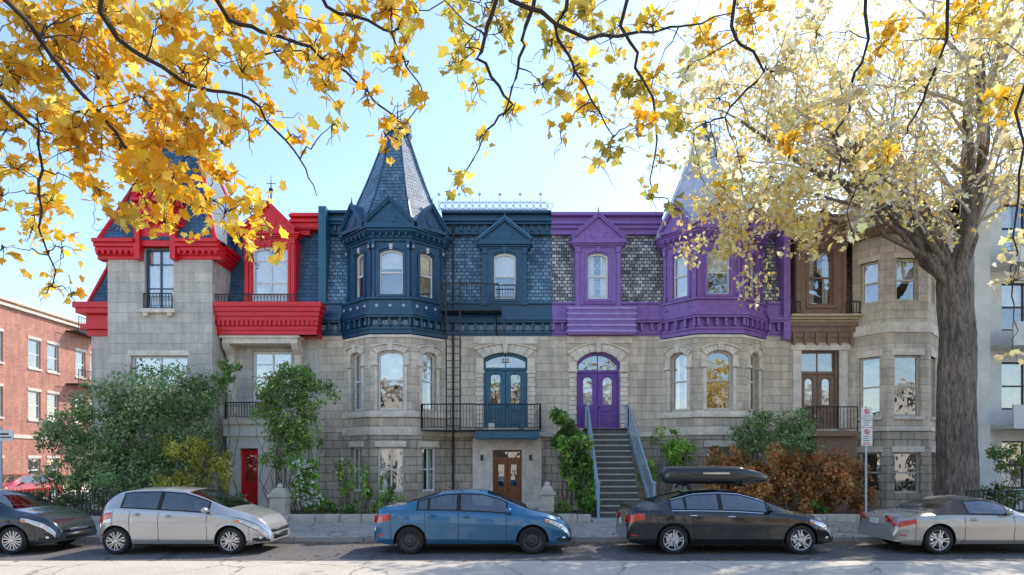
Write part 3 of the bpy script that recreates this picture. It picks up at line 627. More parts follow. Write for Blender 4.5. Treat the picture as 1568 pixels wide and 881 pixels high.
# ================= pale apartment building (right) =================
h=Thing('pale_apartment_building',mats(walls=PALE,trim=PALE,frame=IRON),bev={'trim':.01})
AF=Fr(0,25.5,1,25.5); a0=ux(1486,25.5); 
ops=[]
for fl in range(4):
    for k in range(4): ops.append((a0+1.3+k*3.4,a0+3.3+k*3.4,.9+fl*3.3,2.9+fl*3.3))
h['walls'].wall(AF,a0,a0+15,-.1,13.4,ops)
for o in ops: window(h,AF,(o[0]+o[1])/2,2.0,o[2],o[3],bars='cross')
for k in range(4): h['trim'].fbox(AF,a0-.25+k*3.4*1.0,a0+.4+k*3.4,-.1,13.2,0,.55 if k==0 else .3)
for fl in range(1,4):
    h['trim'].fbox(AF,a0+.75,a0+14,.25+fl*3.3-.2,.25+fl*3.3,0,1.3); h['trim'].fbox(AF,a0+.75,a0+14,.25+fl*3.3,.25+fl*3.3+.75,1.2,1.28)
h['trim'].fbox(AF,a0-.3,a0+15,13.4,13.7,-1,.6)
h['walls'].box(a0,a0+15,26.1,38,-.1,13.4); h['walls'].wall(Fr(a0,38,a0,25.5),0,12.5,-.1,13.4,[])
h.done()
# ================= brick building across the side street =================
h=Thing('brick_apartment_building',mats(walls=BRICK,trim=CREAM,frame=WHITE,mass=BRICK),bev={'trim':.01})
BFr=Fr(-27,26,-27,60)
ops=[]
for fl,(a,b) in enumerate(((.9,2.2),(4.4,6.0),(7.3,8.9))):
    for c in (4.5,6.0,8.6,10.0,12.3,13.6,16.5,18,21,24):
        ops.append((c-.45,c+.45,a,b))
h['walls'].wall(BFr,0,34,-.1,10.6,ops,t=.3)
for o in ops:
    c=(o[0]+o[1])/2; window(h,BFr,c,.9,o[2],o[3],curtain=0,dep=.08); h['trim'].fbox(BFr,c-.5,c+.5,o[2]-.12,o[2],-.05,.06); h['trim'].fbox(BFr,c-.5,c+.5,o[3],o[3]+.16,-.05,.03)
h['trim'].fbox(BFr,-.1,34,10.3,10.45,-.2,.15); h['trim'].fbox(BFr,-.1,34,10.6,10.75,-.4,.12); h['trim'].fbox(BFr,0,34,3.3,3.5,-.1,.05); h['trim'].fbox(BFr,0,34,-.1,.6,-.05,.06)
h['mass'].box(-45,-27.56,26.02,60,-.1,10.58); h['walls'].wall(Fr(-45,26,-27,26),0,18,-.1,10.6,[])
for k in range(3): h['iron'].box(-26.98,-26.2,37,39.5,3.5+k*3.2,3.56+k*3.2); railing(h['iron'],(-26.2,37),(-26.2,39.5),3.5+k*3.2,3.5+k*3.2,.9)
h.done()
# ================= terrace across the street (behind viewpoint) =================
h=Thing('stone_terrace',mats(walls=STONE_T,trim=CREAM,mass=BRICK))
OF=Fr(45,-15,-45,-15); ops=[]
for fl in range(3):
    for k in range(30): ops.append((1+k*3,2.2+k*3,1+fl*3,2.8+fl*3))
h['walls'].wall(OF,0,90,-.1,9.3,ops,t=.3)
for o in ops: h['room'].quad(OF,o[0],o[1],o[2],o[3],-.25); h['trim'].fbox(OF,o[0]-.1,o[1]+.1,o[2]-.12,o[2],0,.1)
h['trim'].fbox(OF,0,90,9.3,9.7,-.5,.4); h['mass'].box(-45,45,-24,-15.6,-.1,9.3); h.done()
# ================= ground =================
def sheet(name,x0,x1,y0,y1,z,mat):
    m=MB(); m.add([(x0,y0,z),(x1,y0,z),(x1,y1,z),(x0,y1,z)],[(0,1,2,3)]); return m.build(name,mat,recalc=False)
GROUND=paint('dry_ground',(.12,.10,.07),.95,.5,.5)
sheet('ground',-2500,2500,-2500,2500,-.02,GROUND)
def asphalt(name,a,b_):
    m,nt,b=base(name); L=nt.links; tc=N(nt,'ShaderNodeTexCoord'); o=tc.outputs['Object']
    n=N(nt,'ShaderNodeTexNoise',Scale=.5,Detail=8.0,Roughness=.7); L.new(o,n.inputs['Vector']); n2=N(nt,'ShaderNodeTexNoise',Scale=70.0,Detail=3.0); L.new(o,n2.inputs['Vector'])
    c=mixc(nt,ramp(nt,n.outputs['Fac'],c4(a),c4(b_)),ramp(nt,n2.outputs['Fac'],c4((.6,)*3),c4((1.3,)*3)),1.0)
    v=N(nt,'ShaderNodeTexVoronoi',Scale=.45); v.feature='DISTANCE_TO_EDGE'; 
    vm=N(nt,'ShaderNodeVectorMath',operation='MULTIPLY_ADD'); L.new(n.outputs['Color'],vm.inputs[0]); vm.inputs[1].default_value=(1.2,1.2,0); L.new(o,vm.inputs[2]); L.new(vm.outputs[0],v.inputs['Vector'])
    cr=ramp(nt,v.outputs['Distance'],c4((.5,)*3),c4((1,)*3),.004,.012); c=mixc(nt,c,cr,1.0)
    L.new(c,b.inputs['Base Color']); b.inputs['Roughness'].default_value=.85
    bp=N(nt,'ShaderNodeBump',Strength=.5,Distance=.01); L.new(n2.outputs['Fac'],bp.inputs['Height']); L.new(bp.outputs[0],b.inputs['Normal']); return m
road=MB()
for x0,x1,y0,y1 in((-120,120,4.0,15.72),(-26,-18.4,15.72,120)): road.add([(x0,y0,0),(x1,y0,0),(x1,y1,0),(x0,y1,0)],[(0,1,2,3)])
road.build('road',asphalt('asphalt',(.10,.09,.09),(.175,.16,.15)),recalc=False)
sheet('sunlit_road_strip',-120,120,5.5,12.75,.004,asphalt('sunlit_asphalt',(.52,.455,.37),(.68,.60,.50)))  # pale sheet over the asphalt: sunlight on the road put into its colour
SLAB=masonry('pavement_slabs',(.50,.47,.44),(.44,.415,.39),(.22,.20,.18),1.5,1.5,.012,stain=.3,rock=.3,bump=.3,uv=False,offset=0.)
sw=MB(); sw.box(-18.2,120,15.88,19.7,-.1,.13); sw.box(-120,120,-13,3.85,-.1,.13); sw.box(-26.9,-26.1,15.88,100,-.1,.13); sw.box(-120,-26.1,15.88,19.7,-.1,.131); sw.build('sidewalk',SLAB,bevel=.01)
kb=MB()
x=-18.2
while x<60: kb.box(x,x+1.78,15.72,15.876,-.1,.14); x+=1.8
kb.build('kerb',CONC,bevel=.02)
yd=MB(); yd.box(-18.2,60,19.9,24.2,-.1,.15); yd.build('front_garden_soil',SOIL)
pt=MB(); pt.box(ux(735),ux(825),19.9,23.9,.0,.19); pt.box(2.6,5.2,19.6,21,.0,.17); pt.build('garden_path',CONC)
ew=Thing('garden_edging_wall',dict(stones=STONE_TD),bev={'stones':.03})
for a,b in((ux(440,19.8),ux(728,19.8)),(ux(850,19.8),ux(905,19.8)),(ux(1030,19.8),20)):
    x=a
    while x<b-.3: w=min(rr(.7,1.1),b-x); ew['stones'].box(x,x+w-.015,19.66,19.92,.1,.36+rr(-.012,.012)); x+=w
ew.done()
def post(x,y,hh,w=.36):
    t=Thing('stone_gate_post',dict(stone=STONE_TD),loc=(x,y,.1),bev={'stone':.02}); s=t['stone']
    s.box(-w*.7,w*.7,-w*.7,w*.7,0,.22); s.box(-w/2,w/2,-w/2,w/2,.22,hh-.3); s.box(-w*.62,w*.62,-w*.62,w*.62,hh-.3,hh-.18)
    s.prism([[(a*w*.5,b*w*.5,hh-.18) for a,b in((-1,-1),(1,-1),(1,1),(-1,1))],[(a*w*.3,b*w*.3,hh) for a,b in((-1,-1),(1,-1),(1,1),(-1,1))]]); s.ell((0,0,hh+.05),(.1,.1,.1)); t.done()
post(ux(429,19.9),19.9,1.1,.5); post(ux(838,20.3),20.3,1.15,.42)
fn=Thing('iron_garden_fence',dict(iron=IRON,base=CONC))
fx0,fx1=-18.0,ux(232,19.8)
fn['base'].box(fx0,fx1,19.7,19.9,.1,.3)
n=int((fx1-fx0)/.13)
for i in range(n+1):
    x=fx0+i*(fx1-fx0)/n; fn['iron'].tube([(x,19.8,.3),(x,19.8,1.12),(x,19.8,1.2)],[.012,.012,.002],4)
    if i%2==0: fn['iron'].tube([(x+.065+.06*math.cos(q),19.8,.95+.06*math.sin(q)) for q in np.linspace(0,6.283,8)],.008,4); fn['iron'].tube([(x+.065+.06*math.cos(q),19.8,.55+.06*math.sin(q)) for q in np.linspace(0,6.283,8)],.008,4)
for z in(.4,.7,1.05): fn['iron'].tube([(fx0,19.8,z),(fx1,19.8,z)],.016,4)
fn.done()
rf=Thing('iron_garden_fence',dict(iron=IRON)); railing(rf['iron'],(ux(1480,20),20.0),(22,20.0),.15,.15,.95,.13); rf.done()
# ================= sign =================
s=Thing('parking_sign',dict(post=CREST,plate=WHITE,red=RED,black=IRON),loc=(ux(1326,19),19,.13))
s['post'].tube([(0,0,0),(0,0,3.65)],.03,8)
for z0,z1 in((3.28,3.6),(3.0,3.25),(2.42,2.97)): s['plate'].box(-.17,.17,-.05,-.035,z0,z1)
def ring(mb,c,r,t):
    fr=Fr(0,-.052,1,-.052); a=np.linspace(0,2*math.pi,20)
    mb.band(fr,[(c[0]+r*math.cos(q),c[1]+r*math.sin(q)) for q in a],[(c[0]+(r-t)*math.cos(q),c[1]+(r-t)*math.sin(q)) for q in a],0,.004)
    mb.bar(fr,(c[0]-r*.66,c[1]+r*.66),(c[0]+r*.66,c[1]-r*.66),t,0,.006)
for zc in(3.48,2.85): ring(s['red'],(0,zc),.085,.022); s['black'].box(-.02,0,-.054,-.051,zc-.05,zc+.05)
for z in(3.33,3.05,3.12,3.19,2.5,2.57,2.64,2.7): s['black'].box(-.11,rr(.05,.12),-.054,-.051,z,z+.018)
s['red'].box(-.13,.13,-.054,-.051,2.45,2.47); s.done()
s=Thing('street_name_sign',dict(post=CREST,plate=WHITE,black=IRON),loc=(-17.2,20.6,.13)); s['post'].tube([(0,0,0),(0,0,3.1)],.035,8); s['plate'].box(-.45,.45,-.05,-.03,2.62,2.98); s['black'].box(-.38,.38,-.056,-.052,2.72,2.76); s['black'].box(-.3,.3,-.056,-.052,2.82,2.88); s.done()
# ================= cars =================
GLS=glassmat('car_glass',.22,(1,1,1),(.50,.56,.55),0)
RUB=paint('tyre_rubber',(.02,.02,.021),.8,.3,8); ALLOY=paint('alloy_rim',(.66,.66,.67),.28,.1,8,metal=.7); STEELR=paint('steel_rim',(.07,.07,.078),.42,.3,8,metal=.4)
PLAST=paint('black_plastic',(.015,.015,.016),.5,.2,8); CHROME=paint('chrome',(.8,.8,.8),.12,.05,8,metal=1)
SEAT=paint('seat_cloth',(.06,.058,.06),.85,.3,9)
RACK=paint('roof_box_plastic',(.02,.02,.022),.2,.15,6,coat=.5)
HEAD=paint('headlamp_lens',(.72,.74,.76),.08,.3,9,coat=1,metal=.3); TAIL=paint('tail_lamp',(.60,.015,.01),.12,.3,9,coat=1); AMB=paint('amber_lamp',(.8,.25,.03),.15,.2,9,coat=1)
def carpaint(n,c,metal=.35): return paint(n,c,.24,.06,1.2,metal=metal,coat=1)
def sm(kn,L,k=.07):
    xs=np.linspace(-.5,L+.5,1200); ks=np.array(kn); y=np.interp(xs,ks[:,0],ks[:,1]); w=max(3,int(k/(L+1)*1200)); ker=np.ones(w)/w
    yp=np.pad(y,w*2,'edge'); yp=np.convolve(np.convolve(yp,ker,'same'),ker,'same'); ys=yp[w*2:-w*2]
    return lambda x:np.interp(x,xs,ys)
def make_car(name,x,y,sp,pm,rot=0):
    L,hw=sp['L'],sp['W']/2; top=sm(sp['top'],L,.09); bl0=sm(sp['belt'],L,.09); rw=sp.get('rw',.31); Ra=rw+.055
    bl=lambda q:np.minimum(bl0(q),top(q)-.012)
    t=Thing(name,dict(body=pm,glass=GLS,tyre=RUB,rim=sp.get('rim',ALLOY),trim=PLAST,chrome=CHROME,headlamp=HEAD,tail_lamp=TAIL,amber=AMB,soft=paint('fabric_roof',(.10,.085,.082),.9,.2,9),plate=WHITE,under=PLAST,seam=PLAST,rack=RACK,seats=SEAT),loc=(x,y+hw,0),rot=rot,bev={'seats':.03})
    def Wp(q): return hw*(1-.20*np.clip((.5-q)/.5,0,1)**2.3-.27*np.clip((q-(L-.75))/.75,0,1)**2.2)
    wsr=sp['ws']; rwr=sp['rwin']
    wr0=sm([(0,.78),(rwr[0],.76),(rwr[1],.66),(wsr[0],.66),(wsr[1],.78),(L,.78)],L,.1)
    Wr=lambda q:np.minimum(wr0(q)*hw,Wp(q)*.86)
    pk=np.array([(0,.90),(.08,.935),(.16,.965),(.22,.955),(.38,.962),(.55,.98),(.66,1.0),(.70,.988),(.88,.970),(1,.94)])
    def sy(q,z):
        b=bl(q); h_=np.maximum(top(q)-b,.012); n=np.clip((z-.2)/(b-.2),0,1); y1=Wp(q)*np.interp(n,pk[:,0],pk[:,1])
        s_=np.clip((z-b)/(.88*h_),0,1); y2=Wp(q)*.935-(Wp(q)*.935-Wr(q))*s_**1.12
        y1=y1+sum(.022*np.exp(-((q-xw)/.40)**2)*np.exp(-((n-.35)/.4)**2) for xw in sp['wh'])
        return np.where(z<=b,y1,y2)
    w0,w1=sp['swin'][0][0],sp['swin'][-1][1]; soft=sp.get('soft')
    st=set(np.linspace(0,L,90).tolist()+[.008,.02,.04,L-.008,L-.02,L-.04,w0,w1,wsr[0],wsr[1],rwr[0],rwr[1]]+[q for s_ in sp['swin'] for q in s_])
    for xw in sp['wh']:
        st|=set((xw+Ra*np.cos(np.linspace(0,math.pi,19))).tolist()); st|={xw-Ra-.003,xw+Ra+.003}
    st=np.array(sorted(q for q in st if 0<=q<=L))
    def zbot(q):
        z=.20+.06*max(0,(q-(L-.5))/.5)+.08*max(0,(.4-q)/.4)
        for xw in sp['wh']:
            dx=abs(q-xw)
            if dx<=Ra+1e-6: z=max(z,rw+math.sqrt(max(0,Ra*Ra-dx*dx))*1.0)
        return z
    SR=(.10,.4,.7,.90,1.0)
    rows=[]
    for q in st:
        b=float(bl(q)); tp=float(top(q)); h_=max(tp-b,.012); zb=min(zbot(q),b-.02); r=[]
        for tt in(0,.04,.12,.22,.34,.46,.58,.66,.74,.84,.94,1.0):
            z=zb+tt*(b-zb); r.append((float(sy(q,z)),z))
        W1=float(Wp(q))*.935; W2=float(Wr(q))
        for s_ in SR: r.append((W1-(W1-W2)*s_**1.12,b+.88*h_*s_))
        for f_ in(.95,.85,.6,.3,0): r.append((W2*f_,b+h_*(.88+.12*(1-f_**2.6))))
        rows.append(r)
    nr=len(rows[0]); inr=lambda a,b,r0,r1:a>=r0-1e-6 and b<=r1+1e-6
    for sgn in(-1,1):
        v=[(q,sgn*p[0],p[1]) for q,r in zip(st,rows) for p in r]
        fb=[];fsft=[]
        for i in range(len(st)-1):
            A,B_=st[i],st[i+1]
            for j in range(nr-1):
                if 12<=j<=14 and any(inr(A,B_,*s_) for s_ in sp['swin']) : continue
                if j>=17 and inr(A,B_,*wsr): continue
                if j>=17 and not soft and rwr[1]-rwr[0]>.05 and inr(A,B_,*rwr): continue
                f=(i*nr+j,(i+1)*nr+j,(i+1)*nr+j+1,i*nr+j+1)
                (fsft if soft and j>=11 and soft[0]<=A and B_<=soft[1] else fb).append(f)
        t['body'].add(v,fb)
        if fsft: t['soft'].add(v,fsft)
        v2=[];f2=[]
        for i,(q,r) in enumerate(zip(st,rows)): v2+=[(q,sgn*r[0][0],r[0][1]),(q,sgn*(hw-.34),r[0][1])]
        for i in range(len(st)-1): f2.append((2*i,2*i+1,2*i+3,2*i+2))
        t['under'].add(v2,f2)
        v3=[];f3=[]; qs=np.linspace(w0-.1,w1+.1,12)
        for q in qs: yy=sgn*(hw*.82); v3+=[(q,yy,.4),(q,yy,float(bl(q))-.01)]
        for i in range(11): f3.append((2*i,2*i+2,2*i+3,2*i+1))
        t['under'].add(v3,f3)
    for i in(0,len(st)-1):
        r=rows[i]; loop=[(st[i],-p[0],p[1]) for p in r]+[(st[i],p[0],p[1]) for p in r[::-1][1:]]; t['body'].add(loop,[tuple(range(len(loop)))])
    t['under'].box(.25,L-.3,-(hw-.3),hw-.3,.22,.62)
    bz=float(bl(2.0))
    if not soft: t['under'].box(rwr[0]-.05,rwr[1]+.12,-hw*.78,hw*.78,.62,float(bl(rwr[1]))-.03)
    t['under'].box(wsr[1]-.75,wsr[1]-.02,-hw*.78,hw*.78,.62,float(bl(wsr[1]-.4))-.02)
    fx=wsr[0]-.25
    for xs in ([fx] if soft else [fx,fx-.88]):
        for sy_ in (-.36,.36):
            S=t['seats']; S.box(xs-.05,xs+.5,sy_-.23,sy_+.23,.5,.64)
            S.prism([[(xs-.12,sy_-.23,.6),(xs+.04,sy_-.23,.6),(xs+.04,sy_+.23,.6),(xs-.12,sy_+.23,.6)],[(xs-.24,sy_-.20,bz+.17),(xs-.14,sy_-.20,bz+.17),(xs-.14,sy_+.20,bz+.17),(xs-.24,sy_+.20,bz+.17)]])
            S.box(xs-.26,xs-.17,sy_-.12,sy_+.12,bz+.19,bz+.36)
    t['seam'].tube([(fx+.55+.07*math.sin(a)*.4,.36+.18*math.cos(a),bz+.02+.17*math.sin(a)) for a in np.linspace(0,2*math.pi,14)],.014,5)
    def patch(mb,q0,q1,zl,zu,off=.005,n=16,m=4,sides=(-1,1)):
        qs=np.linspace(q0,q1,n)
        for sgn in sides:
            v=[];f=[]
            for q in qs:
                a=zl(q) if callable(zl) else zl; b=zu(q) if callable(zu) else zu; b=max(b,a+.001)
                for k in range(m+1):
                    z=a+(b-a)*k/m; v.append((q,sgn*(float(sy(q,z))+off),z))
            for i in range(n-1):
                for k in range(m): a=i*(m+1)+k; f.append((a,a+m+1,a+m+2,a+1))
            t[mb].add(v,f)
    H=lambda q:float(top(q)-bl(q))
    zl=lambda q:float(bl(q))+.88*H(q)*.10; zu=lambda q:float(bl(q))+.88*H(q)*.90
    for a,b in sp['swin']: patch('glass',a,b,zl,zu,.001,24)
    patch('trim',w0-.03,w1+.02,lambda q:zl(q)-.022,lambda q:zl(q)+.008,.004,40,1); patch('trim',w0-.03,w1+.02,lambda q:zu(q)-.008,lambda q:zu(q)+.018,.004,40,1)
    for (a,b),(c_,d_) in zip(sp['swin'][:-1],sp['swin'][1:]): patch('trim',b-.01,c_+.01,lambda q:zl(q)-.01,lambda q:zu(q)+.01,.003,3)
    for a,b in ((w0-.03,w0+.012),(w1-.012,w1+.03)): patch('trim',a,b,lambda q:zl(q)-.01,lambda q:zu(q)+.01,.004,3)
    if sp.get('chrome'): patch('chrome',w0,w1,lambda q:zl(q)-.036,lambda q:zl(q)-.022,.007,40,1); patch('chrome',w0,w1,lambda q:zu(q)+.016,lambda q:zu(q)+.028,.007,40,1)
    for (a,b) in (wsr,rwr):
        if b-a<.05: continue
        qs=np.linspace(a,b,14); fs_=np.linspace(-.95,.95,15); v=[];f=[]; of=.012 if (soft and a<wsr[0]) else .001
        for q in qs:
            for g in fs_: v.append((q,g*float(Wr(q)),float(bl(q))+H(q)*(.88+.12*(1-abs(g)**2.6))+of))
        for i in range(13):
            for k in range(14): p0=i*15+k; f.append((p0,p0+1,p0+16,p0+15))
        t['glass'].add(v,f)
        for g in(-1,1): t['trim'].tube([(q,g*.95*float(Wr(q)),float(bl(q))+H(q)*(.88+.12*(1-.95**2.6))+.002) for q in qs],.012,5)
    t['seam'].tube([(wsr[1]-.05,-.1,float(top(wsr[1]-.05))+.01),(wsr[1]-.22,-.55,float(top(wsr[1]-.22))-.02)],.008,4)
    t['seam'].tube([(rwr[1]+.25,0,float(top(rwr[1]+.25))),(rwr[1]+.12,0,float(top(rwr[1]+.25))+.09)],[.012,.004],5)
    for q in sp['seams']: patch('seam',q-.005,q+.005,.26,lambda z:zl(q)-.02,.0025,2,10)
    patch('seam',sp['wh'][0]+Ra+.06,sp['wh'][1]-Ra-.02,.285,.292,.003,20,1)
    patch('seam',L-.42,L-.412,.3,float(bl(L-.42))-.02,.003,2,8); patch('seam',.40,.408,.3,float(bl(.4))-.02,.003,2,8)
    patch('seam',sp['wh'][0]-.12,sp['wh'][0]-.02,.70,.705,.004,4,1); patch('seam',sp['wh'][0]-.12,sp['wh'][0]-.02,.80,.805,.004,4,1)
    patch('trim',sp['wh'][0]+Ra+.02,sp['wh'][1]-Ra-.02,.195,.235,.004,20,1)
    for q in sp['handles']: 
        z=float(bl(q))-.10
        for sgn in(-1,1): t['body' if not sp.get('chrome') else 'chrome'].ell((q,sgn*(float(sy(q,z))+.018),z),(.095,.016,.017)); t['seam'].ell((q,sgn*(float(sy(q,z))+.001),z),(.075,.006,.03))
    mq=wsr[1]-.42
    for sgn in(-1,1):
        z=float(bl(mq))+.07; yb=float(sy(mq,z-.05)); t['body'].ell((mq,sgn*(yb+.12),z+.02),(.075,.10,.065),14,10); t['trim'].ell((mq+.02,sgn*(yb+.03),z-.03),(.05,.06,.025))
    a=L-sp.get('hl',.62); patch('trim',a-.012,L-.04,lambda q:float(bl(q))-.185+.07*(1-(q-a)/(L-a)),lambda q:float(bl(q))-.025,.003,16)
    patch('headlamp',a,L-.05,lambda q:float(bl(q))-.17+.07*(1-(q-a)/(L-a)),lambda q:float(bl(q))-.035,.006,16)
    patch('amber',a+.02,a+.1,lambda q:float(bl(q))-.12,lambda q:float(bl(q))-.06,.010,4)
    for sgn in(-1,1):
        q=L-.28; z=float(bl(q))-.10; t['chrome'].ell((q,sgn*(float(sy(q,z))+.002),z),(.055,.012,.045),12,8)
        q=L-.2; t['chrome'].ell((q,sgn*(float(sy(q,.36))-.0),.36),(.05,.012,.035),10,6)
    tl=sp.get('tl',(.03,.38,-.22,-.05)); patch('tail_lamp',tl[0],tl[1],lambda q:float(bl(max(q,.12)))+tl[2]+.06*(q-tl[0]),lambda q:float(bl(max(q,.12)))+tl[3]-.02*(q-tl[0]),.006,12)
    patch('trim',L-.35,L-.02,.27,.36,.005,8,2); patch('tail_lamp',.1,.22,.40,.43,.006,4,1)
    if sp.get('plate'): t['plate'].box(-.02,-.004,-.16,.16,.62,.74)
    t['tail_lamp'].box(-.012,.02,-.62,-.42,.70,.84); t['tail_lamp'].box(-.012,.02,.42,.62,.70,.84)
    t['trim'].box(L-.02,L+.006,-.42,.42,.30,.42); t['trim'].box(L-.05,L-.0,-.5,.5,.46,.53); t['chrome'].box(L-.02,L+.006,-.3,.3,.50 if L<4 else .48,.515)
    for xw in sp['wh']:
        for sgn in(-1,1):
            yo=sgn*(hw-.025)
            def lathe(mb,prof,n=36):
                v=[];f=[]
                for i in range(n):
                    a=2*math.pi*i/n
                    for r_,o_ in prof: v.append((xw+r_*rw*math.cos(a),yo-sgn*o_,rw+r_*rw*math.sin(a)))
                m=len(prof)
                for i in range(n):
                    for k in range(m-1): j=(i+1)%n; f.append((i*m+k,j*m+k,j*m+k+1,i*m+k+1))
                t[mb].add(v,f)
            lathe('tyre',[(.70,.012),(.76,-.002),(.91,-.002),(.97,.012),(1,.04),(1,.17),(.96,.2),(.66,.2)])
            lathe('rim',[(.72,.01),(.70,.004),(.67,.012),(.655,.03),(.655,.14)])
            if sp.get('steel'):
                lathe('rim',[(.655,.03),(.5,.05),(.4,.025),(.22,.02),(.18,.0),(.0,.0)])
                for k in range(14):
                    a=2*math.pi*k/14; t['trim'].ell((xw+.51*rw*math.cos(a),yo-sgn*.042,rw+.51*rw*math.sin(a)),(.013,.01,.013),6,4)
            else:
                lathe('trim',[(.655,.10),(.0,.10)]); lathe('chrome',[(.45,.085),(.18,.085)],24); ns=sp.get('spokes',5); tw_=sp.get('twin',True)
                lathe('rim',[(.17,.06),(.17,.02),(.12,.008),(.0,.008)],16)
                for k in range(ns):
                    for o_ in ((-.11,.11) if tw_ else (0,)):
                        a=2*math.pi*k/ns+math.pi/2+xw; a2=a+o_*1.6; wd=.036 if tw_ else .07
                        p0=np.array((math.cos(a+o_*.8),math.sin(a+o_*.8)))*.12*rw; p1=np.array((math.cos(a2),math.sin(a2)))*.67*rw; nn=np.array((-(p1-p0)[1],(p1-p0)[0])); nn/=np.linalg.norm(nn)
                        c=[p0-nn*rw*wd,p0+nn*rw*wd,p1+nn*rw*wd*1.25,p1-nn*rw*wd*1.25]
                        v=[(xw+q[0],yo-sgn*.014,rw+q[1]) for q in c]+[(xw+q[0],yo-sgn*.06,rw+q[1]) for q in c]
                        t['rim'].add(v,[(0,1,2,3),(7,6,5,4),(0,4,5,1),(1,5,6,2),(2,6,7,3),(3,7,4,0)])
    return t
def box_roof(t,x0,x1,z,hw=.42):
    n=30; m=24; v=[];f=[]
    for i in range(n+1):
        u=i/n; q=x0+(x1-x0)*u; e=(min(1,(u+.001)/.08))**.4*(min(1,(1.001-u)/.3))**.45; hh=.42*(.16+.84*e)
        for k in range(m):
            a=2*math.pi*k/m; ca,sa=math.cos(a),math.sin(a); sx=math.copysign(abs(ca)**.45,ca); sz=math.copysign(abs(sa)**.6,sa)
            v.append((q,hw*(.35+.65*e)*sx,z+.02+hh*.5*1.0+hh*.5*sz+.06*(1-e)))
    for i in range(n):
        for k in range(m): f.append((i*m+k,i*m+(k+1)%m,(i+1)*m+(k+1)%m,(i+1)*m+k))
    f+= [tuple(range(m)),tuple(range(n*m,n*m+m))]; t['rack'].add(v,f)
    t['seam'].box(x0+.05,x1-.15,-hw-.006,-hw+.02,z+.15,z+.165); t['chrome'].box(x0+.9,x0+1.5,-hw-.008,-hw+.02,z+.26,z+.30)
    for q in(x0+.55,x1-.65): t['trim'].tube([(q,-.58,z-.10),(q,-.56,z-.0),(q,.56,z-.0),(q,.58,z-.10)],.025,6)
SMO=('body','glass','tyre','rack','headlamp','tail_lamp','trim','soft')
CY=13.6; cxp=lambda p:(p-784)*CY/F
sedan=dict(L=4.46,W=1.76,top=[(0,.50),(.02,.78),(.06,.98),(.2,1.06),(.62,1.10),(1.1,1.27),(1.55,1.405),(2.05,1.44),(2.45,1.42),(2.8,1.31),(3.5,.99),(3.9,.91),(4.2,.80),(4.38,.66),(4.46,.45)],
 belt=[(0,.45),(.03,.74),(.12,.93),(.6,.985),(1.3,.965),(2.4,.92),(3.4,.88),(3.9,.83),(4.2,.72),(4.38,.57),(4.46,.38)],wh=(.83,3.56),ws=(2.55,3.45),rwin=(.72,1.45),swin=[(1.0,1.22),(1.26,1.87),(1.95,2.98)],seams=[1.16,1.91,2.98],handles=[1.34,2.1])
c=dict(sedan); c['steel']=True; c['rim']=STEELR
t=make_car('blue_sedan_car',cxp(570),CY,c,carpaint('blue_car_paint',(.03,.16,.31),.3)); t.done(smooth=SMO)
c=dict(L=3.85,W=1.69,rw=.30,top=[(0,.45),(.02,.80),(.08,1.02),(.22,1.25),(.42,1.41),(.8,1.47),(1.4,1.49),(1.9,1.45),(2.25,1.33),(2.95,1.02),(3.3,.93),(3.6,.80),(3.78,.62),(3.85,.42)],
 belt=[(0,.40),(.03,.76),(.15,.97),(.5,1.02),(1.4,.96),(2.4,.91),(2.9,.88),(3.3,.81),(3.6,.68),(3.78,.50),(3.85,.34)],wh=(.47,3.02),ws=(2.0,2.92),rwin=(.1,.42),swin=[(.58,1.38),(1.46,2.5)],seams=[.78,1.42,2.5],handles=[.95,1.65],spokes=7,hl=.72)
t=make_car('silver_hatchback_car',cxp(143),CY,c,carpaint('silver_hatch_paint',(.53,.53,.53),.5)); t.done(smooth=SMO)
c=dict(sedan); c.update(spokes=8,hl=.7); t=make_car('black_sedan_car',cxp(78)-4.46,CY,c,carpaint('black_paint',(.010,.016,.026),0)); t.done(smooth=SMO)
c=dict(L=4.68,W=1.82,rw=.325,top=[(0,.50),(.02,.80),(.06,1.0),(.2,1.08),(.60,1.10),(1.05,1.26),(1.5,1.40),(2.05,1.44),(2.55,1.41),(2.95,1.28),(3.6,.99),(4.0,.92),(4.4,.80),(4.6,.66),(4.68,.45)],
 belt=[(0,.45),(.03,.76),(.12,.95),(.6,.99),(1.3,.97),(2.4,.94),(3.5,.90),(4.0,.84),(4.4,.72),(4.6,.57),(4.68,.38)],wh=(1.02,3.86),ws=(2.65,3.56),rwin=(.68,1.42),swin=[(.98,1.28),(1.33,2.05),(2.13,3.12)],seams=[1.25,2.09,3.12],handles=[1.45,2.3],chrome=True,spokes=5,plate=True)
t=make_car('black_sedan_car',cxp(962),CY,c,carpaint('black_paint2',(.006,.006,.007),0)); box_roof(t,.92,3.42,1.52)
t.done(smooth=SMO)
c=dict(L=4.33,W=1.80,rw=.32,top=[(0,.45),(.03,.66),(.10,.80),(.5,.88),(.85,.92),(1.2,1.10),(1.6,1.24),(2.0,1.27),(2.3,1.22),(2.85,.93),(3.4,.87),(4.0,.74),(4.25,.58),(4.33,.42)],
 belt=[(0,.40),(.03,.62),(.1,.76),(.5,.85),(1.2,.88),(2.0,.87),(2.9,.85),(3.5,.81),(4.0,.68),(4.25,.50),(4.33,.36)],wh=(.93,3.35),ws=(2.3,2.85),rwin=(1.0,1.42),swin=[(1.62,2.5)],seams=[1.5,2.6],handles=[1.7],spokes=5,soft=(.86,2.3),tl=(.03,.42,-.16,-.03),plate=True)
t=make_car('silver_convertible_car',cxp(1376),CY,c,carpaint('silver_paint',(.46,.44,.40),.5)); t.done(smooth=SMO)
